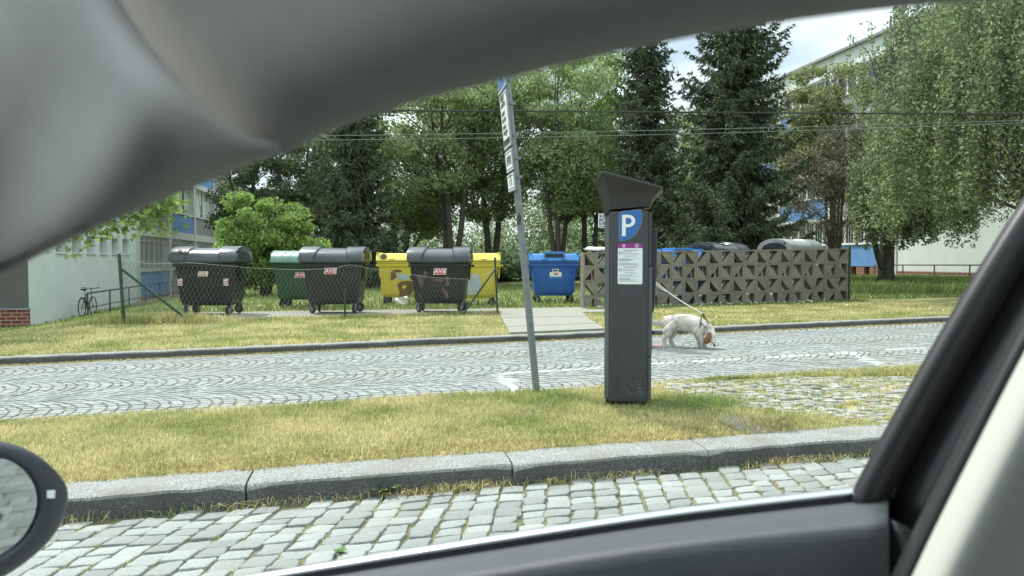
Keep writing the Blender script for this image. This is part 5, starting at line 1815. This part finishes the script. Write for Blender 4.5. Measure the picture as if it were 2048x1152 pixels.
def person():
    f = onp(1268, 694, .03)
    ang = math.atan2(-.1, 1)
    t = empty('person', (f.x, f.y, f.z), ang, 'person walking the dog, all but a pink shoe hidden behind the parking meter', 'person')
    hl = Matrix.Rotation(-ang, 4, 'Z') @ (hand - Vector((f.x, f.y, f.z)))
    hx, hy, hz = hl
    elb = Vector((.05, -.20, 1.02)); hw = Vector((hx - .07, hy + .0, hz + .0))
    V, E, R_ = skel([
        [('pel', (0, 0, .93), (.13, .10)), ('w', (0, 0, 1.06), (.12, .09)), ('c', (-.01, 0, 1.26), (.14, .10)), ('nb', (-.01, 0, 1.42), (.07, .06)), ('nk', (.0, 0, 1.48), .05), ('hd', (.02, 0, 1.58), (.076, .085)), ('ht', (.01, 0, 1.66), (.07, .075))],
        [('pel', 0, 0), (None, (.02, .09, .86), .088), (None, (.06, .09, .49), .055), (None, (-.02, .09, .10), .036), (None, (-.04, .09, .04), .034)],
        [('pel', 0, 0), (None, (.0, -.09, .86), .088), (None, (.05, -.09, .49), .055), (None, (.16, -.09, .10), .036), (None, (.17, -.09, .04), .034)],
        [('c', 0, 0), (None, (-.01, .17, 1.37), .055), (None, (-.03, .21, 1.10), .042), (None, (.03, .20, .86), .030)],
        [('c', 0, 0), (None, (-.01, -.16, 1.37), .055), (None, tuple(elb), .042), (None, tuple(hw), .026)],
    ])
    body = bake(skin_mesh('body', V, E, R_, M['skin'], t))
    # clothes follow the body, a little proud of it
    def cloth(name, m, z0, z1, off, arms=False):
        bm = bmesh.new(); bm.from_mesh(body.data)
        dele = [f_ for f_ in bm.faces if not (z0 < f_.calc_center_median().z < z1) or (f_.calc_center_median().x > .13 and f_.calc_center_median().z > .85)]
        bmesh.ops.delete(bm, geom=dele, context='FACES')
        for v in bm.verts: v.co += v.normal * off
        me = bpy.data.meshes.new(name); bm.to_mesh(me); bm.free()
        me.materials.clear()
        return link(name, me, m, t, smooth=True)
    cloth('trousers', M['jeans'], .09, .98, .012)
    cloth('shirt', M['shirt'], .94, 1.46, .018)
    # hair cap
    m = MB()
    rows = []
    for k in range(7):
        a = math.pi * .52 * k / 6
        rows.append([(.005 + .098 * math.sin(a) * math.cos(q) - .01, .088 * math.sin(a) * math.sin(q), 1.615 + .115 * math.cos(a) - (.07 if math.cos(q) < -.2 and k == 6 else 0)) for q in np.linspace(0, 2 * math.pi, 17)[:-1]])
    m.loft(rows, closed=True); m.build('hair', M['hair'], t, smooth=True)
    m = MB(); m.tube([(.09, 0, 1.58), (.112, 0, 1.565)], [.012, .010], 8)
    for s in (-1, 1): m.disc((.088, s * .028, 1.60), .007, (1, 0, 0), .008, 8, 1)
    m.tube([(.088, -.02, 1.535), (.094, 0, 1.533), (.088, .02, 1.535)], .004, 5, 2)
    for s in (-1, 1): m.disc((.01, s * .085, 1.59), .024, (0, 1, 0), .014, 10)
    m.build('face', [M['skin'], M['black'], M['red']], t, smooth=True)
    # hand closed on the leash handle
    m = MB(); h = Vector(hl)
    m.tube([hw, h + Vector((-.03, 0, .005)), h + Vector((-.005, 0, .01))], [.026, .032, .026], 8)
    for k in range(4):
        z = .035 - k * .02; l = (.030, .034, .032, .026)[k]
        m.tube([h + Vector((-.005, -.012, z)), h + Vector((.012 + l * .3, -.016, z)), h + Vector((.012 + l * .35, .010, z - .004)), h + Vector((.0, .018, z - .004))], .0088, 6)
    m.tube([h + Vector((-.03, .0, .03)), h + Vector((-.01, .02, .045)), h + Vector((.012, .016, .04))], .009, 6)
    m.build('hand', M['skin'], t, smooth=True)
    m = MB()
    V2 = h
    for s, xx in ((1, -.04), (-1, .17)):
        m = MB(); rows = []
        for k in range(8):
            u = k / 7; w = .042 * (math.sin(math.pi * (.12 + .80 * u)) ** .5); hh = .075 * (1 - .55 * u) 
            c = (xx - .07 + .25 * u, s * .09)
            rows.append([(c[0], c[1] + w * math.cos(q), max(.004, hh * .5 + hh * .55 * math.sin(q))) for q in np.linspace(0, 2 * math.pi, 11)[:-1]])
        m.loft(rows, closed=True); m.add(rows[0], [tuple(range(10))]); m.add(rows[-1], [tuple(range(10))])
        m.build('shoe', M['shoe'], t, smooth=True)
person()


# ------------------------------------------------------------ litter, flowers and weeds
def litter(px, py, h, sx, sz, label, seed, m='white'):
    p = onp(px, py, h, 0.0)
    R = random.Random(seed)
    zz = float(lawn_z(p.x, p.y))
    mb = MB()
    n = 6
    rows = [[(sx * (i / n - .5), .05 * math.sin(i * 1.3 + j) + R.uniform(-.02, .02), sz * (j / n) + R.uniform(-.012, .012) + .2 * sx * (i / n)) for i in range(n + 1)] for j in range(n + 1)]
    mb.loft(rows)
    o = mb.build('paper_litter', M[m], None, loc=(p.x, p.y, zz + .01), smooth=True)
    o.modifiers.new('s', 'SOLIDIFY').thickness = .003
    tag(o, label, 'litter', 'scraps of paper on the grass')
litter(803, 612, .1, .30, .20, 'crumpled white sheet in the grass under the graffitied yellow container', 1)
litter(961, 626, .1, .10, .06, 'small white scrap at the right end of the fence', 2)
litter(408, 637, .1, .12, .05, 'pale scrap under the leftmost black container', 3, 'stone_pale')


def weed(px, py, h, label, n, ln, up, seed, name='weed_plant', surf='street'):
    p = onp(px, py, h)
    R = random.Random(seed)
    mb = MB()
    for i in range(n):
        a = 2 * math.pi * i / n + R.uniform(-.3, .3); l = ln * R.uniform(.7, 1.15)
        d = Vector((math.cos(a), math.sin(a), 0)); s = Vector((-d.y, d.x, 0))
        rows = []
        for k in range(6):
            u = k / 5; w = .16 * l * (math.sin(math.pi * min(.97, .15 + .85 * u)) ** .8) * (1 + .35 * (k % 2)); c = d * l * u * (1 - up * .5) + Vector((0, 0, l * (up * u + .35 * math.sin(u * 2.4) * (1 - up))))
            rows.append([c - s * w + Vector((0, 0, .12 * w)), c, c + s * w + Vector((0, 0, .12 * w))])
        mb.loft(rows)
    o = mb.build(name, M['weed'], None, loc=p, smooth=True)
    o.modifiers.new('s', 'SOLIDIFY').thickness = .001
    tag(o, label, 'plant', 'weeds along the near kerb')
weed(768, 990, .0, 'dandelion rosette growing at the foot of the near kerb', 9, .10, .35, 1, 'dandelion')
weed(1686, 905, .02, 'upright bright green sprout against the near kerb, at its right end', 5, .09, .8, 2)
weed(680, 1108, .0, 'small green tuft in a joint of the near cobbles, above the window sill', 12, .04, .4, 3)
weed(1000, 1082, .0, 'tiny weed between near cobbles in the middle of the street', 8, .03, .4, 4)
weed(505, 985, .0, 'pale green sprig beside the first joint of the near kerb', 6, .05, .8, 5)
weed(903, 962, .0, 'low clump beneath the middle joint of the near kerb', 9, .05, .6, 6)

R = np.random.default_rng(15)
P = []
for i in range(90):
    x = 5.2 + 6 * R.uniform() ** 1.2; y = 16.95 - abs(R.normal(0, .35)); z = float(lawn_z(x, y)) + .07
    P.append(np.array([[x, y, z]]) + R.normal(0, .010, (5, 3)))
for i in range(30):
    x = R.uniform(4.5, 12); y = R.uniform(12, 17); z = float(lawn_z(x, y)) + .05
    P.append(np.array([[x, y, z]]) + R.normal(0, .008, (4, 3)))
P = np.concatenate(P)
tag(npmesh('daisies', leafquads(P, .03, len(P), R=R), 4, M['daisy']), kind='stuff')


# ------------------------------------------------------------ the car we look out of
def car():
    t = empty('car', (0, 0.35, 0), 0, 'car interior framing the view: roof lining, pillars, door top and wing mirror', 'car')
    o = Vector((0, .35, 0))
    def I(px, py, Z): return ip(px, py, Z) - o
    def sheet(name, rows, m, thick=.008, parent=None, sub=1, closed=False, off=-1):
        mb = MB(); mb.loft(rows, closed=closed)
        ob = mb.build(name, m, parent or t, smooth=True, fix=False)
        if sub:
            s = ob.modifiers.new('sub', 'SUBSURF'); s.levels = sub; s.render_levels = sub
        if thick:
            s = ob.modifiers.new('solid', 'SOLIDIFY'); s.thickness = thick; s.offset = 0
        return ob
    def interp(pts, xs):
        px = [p[0] for p in pts]; py = [p[1] for p in pts]
        return [float(np.interp(x, px, py)) for x in xs]
    edge = [(-420, 760), (-150, 622), (0, 543), (47, 519), (110, 484), (182, 449), (255, 417), (328, 387), (400, 360), (462, 334), (525, 309), (556, 296), (594, 279), (634, 262), (750, 214), (880, 176), (1000, 148), (1130, 114), (1300, 76), (1500, 40), (1700, 12), (1900, -8), (2200, -28), (2600, -40)]
    # headliner right of the seam
    xs = [594, 640, 720, 800, 900, 1000, 1130, 1300, 1500, 1700, 1900, 2200, 2600]
    ys = interp(edge, xs)
    seam = [(556, 295), (505, 289), (455, 268), (400, 225), (345, 172), (290, 112), (240, 45), (205, -20), (170, -120), (120, -300), (60, -700)]
    def zE(x): return .35 + .00004 * abs(x - 1100) + .03 * float(sst((900 - x) / 400))
    DY = [(-6, 0, .05), (0, 0, .022), (2, 0, .006), (-16, -8, -.010), (-45, -18, -.030), (-90, -35, -.046), (-170, -60, -.058), (-300, -110, -.066), (-520, -190, -.085), (-1000, -300, -.12), (-2200, -400, -.18)]
    sy_ = [p[1] for p in seam][::-1]; sx_ = [p[0] for p in seam][::-1]
    rows = []
    for dy, dx, dz in DY:
        row = []
        for off, kz in ((-60, .02), (-15, .012), (18, .004)):
            yy = 297 + dy * .92
            row.append(I(float(np.interp(yy, sy_, sx_)) + off * (1 if dy < -3 else .3), yy + (8 if dy > -10 and off > 0 else 0), zE(560) + dz * .55 + kz))
        row += [I(x + dx, y + dy, zE(x) + dz) for x, y in zip(xs, ys)]
        rows.append(row)
    hl = sheet('headliner', rows, M['liner'], .006)
    # front pillar trim, left of the seam, bulging over the headliner joint
    low = [(552, 297), (470, 331), (390, 364), (300, 399), (200, 442), (100, 490), (0, 543), (-110, 600), (-220, 660), (-320, 710), (-420, 760)]
    rows = []
    n = len(seam)
    cols = []
    for k in range(n):
        s, l = seam[k], low[k]
        col = []
        for (u, dz) in ((-.02, .05), (.0, .018), (.03, -.002), (.14, -.014), (.32, -.026), (.55, -.030), (.78, -.020), (.93, .0), (1.0, .022), (1.0, .06)):
            px = s[0] + (l[0] - s[0]) * u; py = s[1] + (l[1] - s[1]) * u
            Z = .365 - .08 * float(sst(k / 4.5)) + .04 * u + dz * min(1, .25 + k * .18) + (.24 * max(0, u - .08) * sst((k - 3.5) / 4) if k > 3 else 0)
            col.append(I(px, py, Z))
        cols.append(col)
    ap = sheet('front_pillar_trim', cols, M['liner'], .005)
    # outer skin of the roof above the window
    rows = [[I(x, y - 4, zE(x) + .055) for x, y in zip(xs, ys)], [I(x, y - 40, zE(x) + .09) for x, y in zip(xs, ys)],
            [I(x - 60, y - 260, zE(x) + .03) for x, y in zip(xs, ys)], [I(x - 200, y - 900, zE(x) - .06) for x, y in zip(xs, ys)]]
    sheet('roof_panel', rows, M['carpaint'], .002)
    # sealing strip under the pillar at far left
    sx = [-420, -300, -150, 0, 60, 120, 170]
    sy = interp(edge, sx)
    zS = lambda x: float(np.interp(x, [-420, -220, -110, 0, 100, 170], [.56, .55, .53, .48, .40, .36]))
    tp_ = lambda x: float(np.interp(x, [40, 170], [1, .05]))
    rows = [[I(x, y + q * tp_(x) - 3 * (1 - tp_(x)), zS(x) + dz * tp_(x)) for x, y in zip(sx, sy)] for q, dz in ((-14, .0), (1, -.006), (7, .006), (4, .03), (-10, .04))]
    sheet('pillar_seal', rows, M['seal'], .002)

    # door: bright strip, sealing lip, top, crease, inner panel
    top = [(-500, 1225), (0, 1212), (250, 1188), (500, 1149), (800, 1099), (1100, 1053), (1300, 1022), (1500, 997), (1700, 975), (1790, 966)]
    xs2 = [p[0] for p in top]; ys2 = [p[1] for p in top]
    def zD(x): return .80
    def drow(dy, dz): return [I(x, y + dy, zD(x) + dz) for x, y in zip(xs2, ys2)]
    rows = [drow(26, .030), drow(4, .028), drow(0, .020), drow(1, .008), drow(9, .0), drow(16, -.002), drow(19, .004)]
    sheet('window_trim_strip', rows, M['chrome'], .0015)
    rows = [drow(17, .010), drow(20, .002), drow(26, -.002), drow(31, .004), drow(34, .012)]
    sheet('window_seal', rows, M['seal'], .0015)
    xd = xs2[:-1] + [1776]
    dtop = [(x, y) for x, y in top[:-1]] + [(1776, 968)]
    def prow(q, Z): return [I(x + (0 if i < len(xd) - 1 else 0), y + q(x), Z(x)) for i, (x, y) in enumerate(dtop)]
    cre = lambda x: float(np.interp(x, [-500, 500, 1100, 1300, 1600, 1776], [88, 80, 74, 74, 77, 80]))
    rows = [prow(lambda x: 31, lambda x: .806), prow(lambda x: 33, lambda x: .796), prow(lambda x: 38, lambda x: .786), prow(lambda x: 40 + (cre(x) - 40) * .5, lambda x: .73),
            prow(lambda x: cre(x) - 8, lambda x: .672), prow(lambda x: cre(x), lambda x: .664), prow(lambda x: cre(x) + 14, lambda x: .660), prow(lambda x: cre(x) + 120, lambda x: .648), prow(lambda x: cre(x) + 360, lambda x: .64), prow(lambda x: cre(x) + 900, lambda x: .64)]
    sheet('door_panel', rows, M['door'], .004)
    # outer door skin
    rows = [drow(24, .032), drow(40, .045), drow(140, .075), drow(420, .09), drow(900, .09)]
    sheet('door_skin', rows, M['carpaint'], .002)

    # rear window pillar: rubber channel, dark pillar, cream trim, grey trim
    seal = [(2140, 262), (2048, 392), (1975, 505), (1900, 630), (1835, 742), (1768, 862), (1715, 960), (1700, 990), (1702, 1012), (1722, 1026)]
    def col(offs, base):
        return [[I(x + ox, y + oy, Z) for (x, y) in base] for ox, oy, Z in offs]
    sheet('window_channel', col([(14, 8, .84), (2, 2, .822), (0, 0, .800), (10, 4, .786), (34, 16, .780), (56, 26, .784), (64, 30, .80), (74, 36, .815)], seal), M['seal'], .002, sub=2)
    base = [(2210, 262), (2118, 400), (2042, 520), (1965, 650), (1898, 762), (1832, 880), (1775, 985), (1790, 1060), (1800, 1180), (1810, 1400)]
    sheet('pillar_cover', col([(-14, -6, .83), (20, 10, .80), (70, 30, .775), (130, 60, .76), (190, 85, .75), (230, 110, .76)], base[:7] + [(1775, 1060), (1765, 1200), (1755, 1400)]), M['gloss'], .002, sub=1)
    # dark gap between door panel and pillar
    sheet('door_end_cap', [[I(1768, 1030, .80), I(1768, 1100, .80), I(1772, 1200, .80), I(1780, 1500, .80)], [I(1776, 1034, .72), I(1784, 1100, .70), I(1790, 1200, .70), I(1800, 1500, .70)],
                           [I(1790, 1045, .72), I(1822, 1100, .71), I(1826, 1200, .71), I(1840, 1500, .71)], [I(1830, 1060, .76), I(1850, 1100, .76), I(1860, 1200, .76), I(1860, 1500, .76)]], M['seal'], .002)
    tr = [(2290, 250), (2200, 425), (2120, 580), (2052, 700), (1990, 822), (1930, 940), (1872, 1055), (1822, 1160), (1780, 1260), (1700, 1420)]
    sheet('rear_seal', col([(-34, -14, .62), (-26, -10, .58), (-10, -4, .57), (2, 2, .585), (6, 4, .62)], tr), M['seal'], .002, sub=1)
    sheet('rear_pillar_trim', col([(4, 2, .60), (0, 0, .56), (10, 5, .535), (34, 16, .515), (62, 30, .505), (84, 42, .507), (104, 52, .520), (140, 70, .56), (230, 120, .60), (420, 220, .62), (800, 420, .60)], tr), M['trim'], .003, sub=1)

    # wing mirror
    mirror = empty('wing_mirror', (0, 0, 0)); mirror.parent = t
    d = (ip(-10, 1015, 1) - CAM).normalized()
    r = Vector((.95, -.20, -.24)).normalized()
    nrm = (r - d).normalized()
    c0 = ip(-10, 1015, 1.08)
    def onpl(px, py, off=0):
        dd = ip(px, py, 1) - CAM
        k = ((c0 - CAM).dot(nrm) + off) / dd.dot(nrm)
        return CAM + dd * k - o
    gl = [(-30, 912), (20, 920), (52, 942), (72, 972), (77, 1005), (70, 1040), (50, 1075), (20, 1102), (-30, 1128), (-120, 1140), (-190, 1100), (-200, 1000), (-150, 930), (-90, 912)]
    mb = MB()
    v = [onpl(*p) for p in gl]; v2 = [onpl(p[0], p[1], -.004) for p in gl]
    k = len(gl)
    mb.add(v + v2, [tuple(range(k)), tuple(range(k, 2 * k))] + [(i, (i + 1) % k, (i + 1) % k + k, i + k) for i in range(k)])
    mb.build('mirror_glass', M['mirrorglass'], mirror)
    ou = [(-40, 874), (25, 884), (78, 908), (118, 945), (139, 975), (137, 1012), (118, 1062), (78, 1108), (-20, 1178), (-150, 1200), (-250, 1130), (-260, 990), (-200, 900), (-110, 874)]
    rows = [[onpl(p[0], p[1], -.006) for p in gl], [onpl(p[0] + (q[0] - p[0]) * .06, p[1] + (q[1] - p[1]) * .06, .004) for p, q in zip(gl, ou)],
            [onpl(p[0] + (q[0] - p[0]) * .2, p[1] + (q[1] - p[1]) * .2, .009) for p, q in zip(gl, ou)],
            [onpl(p[0] + (q[0] - p[0]) * .6, p[1] + (q[1] - p[1]) * .6, .009) for p, q in zip(gl, ou)],
            [onpl(*p, .0) for p in ou], [onpl(p[0], p[1], -.02) for p in ou], [onpl(-60 + (p[0] + 60) * .9, 1020 + (p[1] - 1020) * .93, -.06) for p in ou], [onpl(-90 + (p[0] + 90) * .5, 1020 + (p[1] - 1020) * .5, -.10) for p in ou]]
    mb = MB(); mb.loft(rows, closed=True); mb.add(rows[-1], [tuple(range(k))])
    hs = mb.build('mirror_housing', M['mirror_shell'], mirror, smooth=True)
    s = hs.modifiers.new('s', 'SUBSURF'); s.levels = 2; s.render_levels = 2
    q = [onpl(93, 981, .011), onpl(109, 980, .011), onpl(108, 996, .011), onpl(93, 996, .011)]
    mb = MB(); mb.add(q + [p - nrm * -.002 for p in q], [(0, 1, 2, 3), (4, 5, 6, 7), (0, 1, 5, 4), (1, 2, 6, 5), (2, 3, 7, 6), (3, 0, 4, 7)])
    mb.build('warning_light', M['paper'], mirror)
    # mirror arm
    mb = MB(); mb.tube([onpl(-60, 1150, -.03), ip(-90, 1230, .85) - o], .03, 10); mb.build('mirror_arm', M['mirror_shell'], mirror)

    # the rest of the cabin: roof lining, far side, floor, dashboard, rear
    def plate(name, b, m):
        mb = MB(); mb.box(b[0] - o.x, b[1] - o.x, b[2] - o.y, b[3] - o.y, b[4], b[5]); return mb.build(name, m, t, bevel=.01)
    plate('roof_lining', (-.55, 1.9, -1.25, .10, 1.47, 1.50), M['liner'])
    plate('floor', (-1.6, 1.9, -1.25, .70, .22, .25), M['seal'])
    plate('far_door', (-1.2, 1.9, -1.28, -1.25, .22, 1.0), M['door'])
    plate('dashboard', (-1.6, -.85, -1.2, .60, .26, .93), M['door'])
    plate('rear_panel', (1.85, 1.9, -1.24, .55, .26, 1.46), M['door'])
    plate('far_pillar', (.45, .75, -1.27, -1.24, 1.001, 1.469), M['trim'])

    # window glass, perfectly clear
    g = bpy.data.materials.new('clear_glass'); g.use_nodes = True
    N = g.node_tree; N.nodes.clear(); tn = N.nodes.new('ShaderNodeBsdfTransparent'); on = N.nodes.new('ShaderNodeOutputMaterial')
    tn.inputs[0].default_value = (1, 1, 1, 1)
    N.links.new(tn.outputs[0], on.inputs[0])
    xg_ = list(range(-300, 2301, 260))
    yt = interp(edge, xg_); yb_ = interp([(p[0], p[1]) for p in top], xg_)
    rows = [[I(x, a - 5, .40) for x, a in zip(xg_, yt)], [I(x, (a + b) / 2, .60) for x, a, b in zip(xg_, yt, yb_)], [I(x, b + 10, .812) for x, b in zip(xg_, yb_)]]
    sheet('window_glass', rows, g, 0, sub=0)
car()
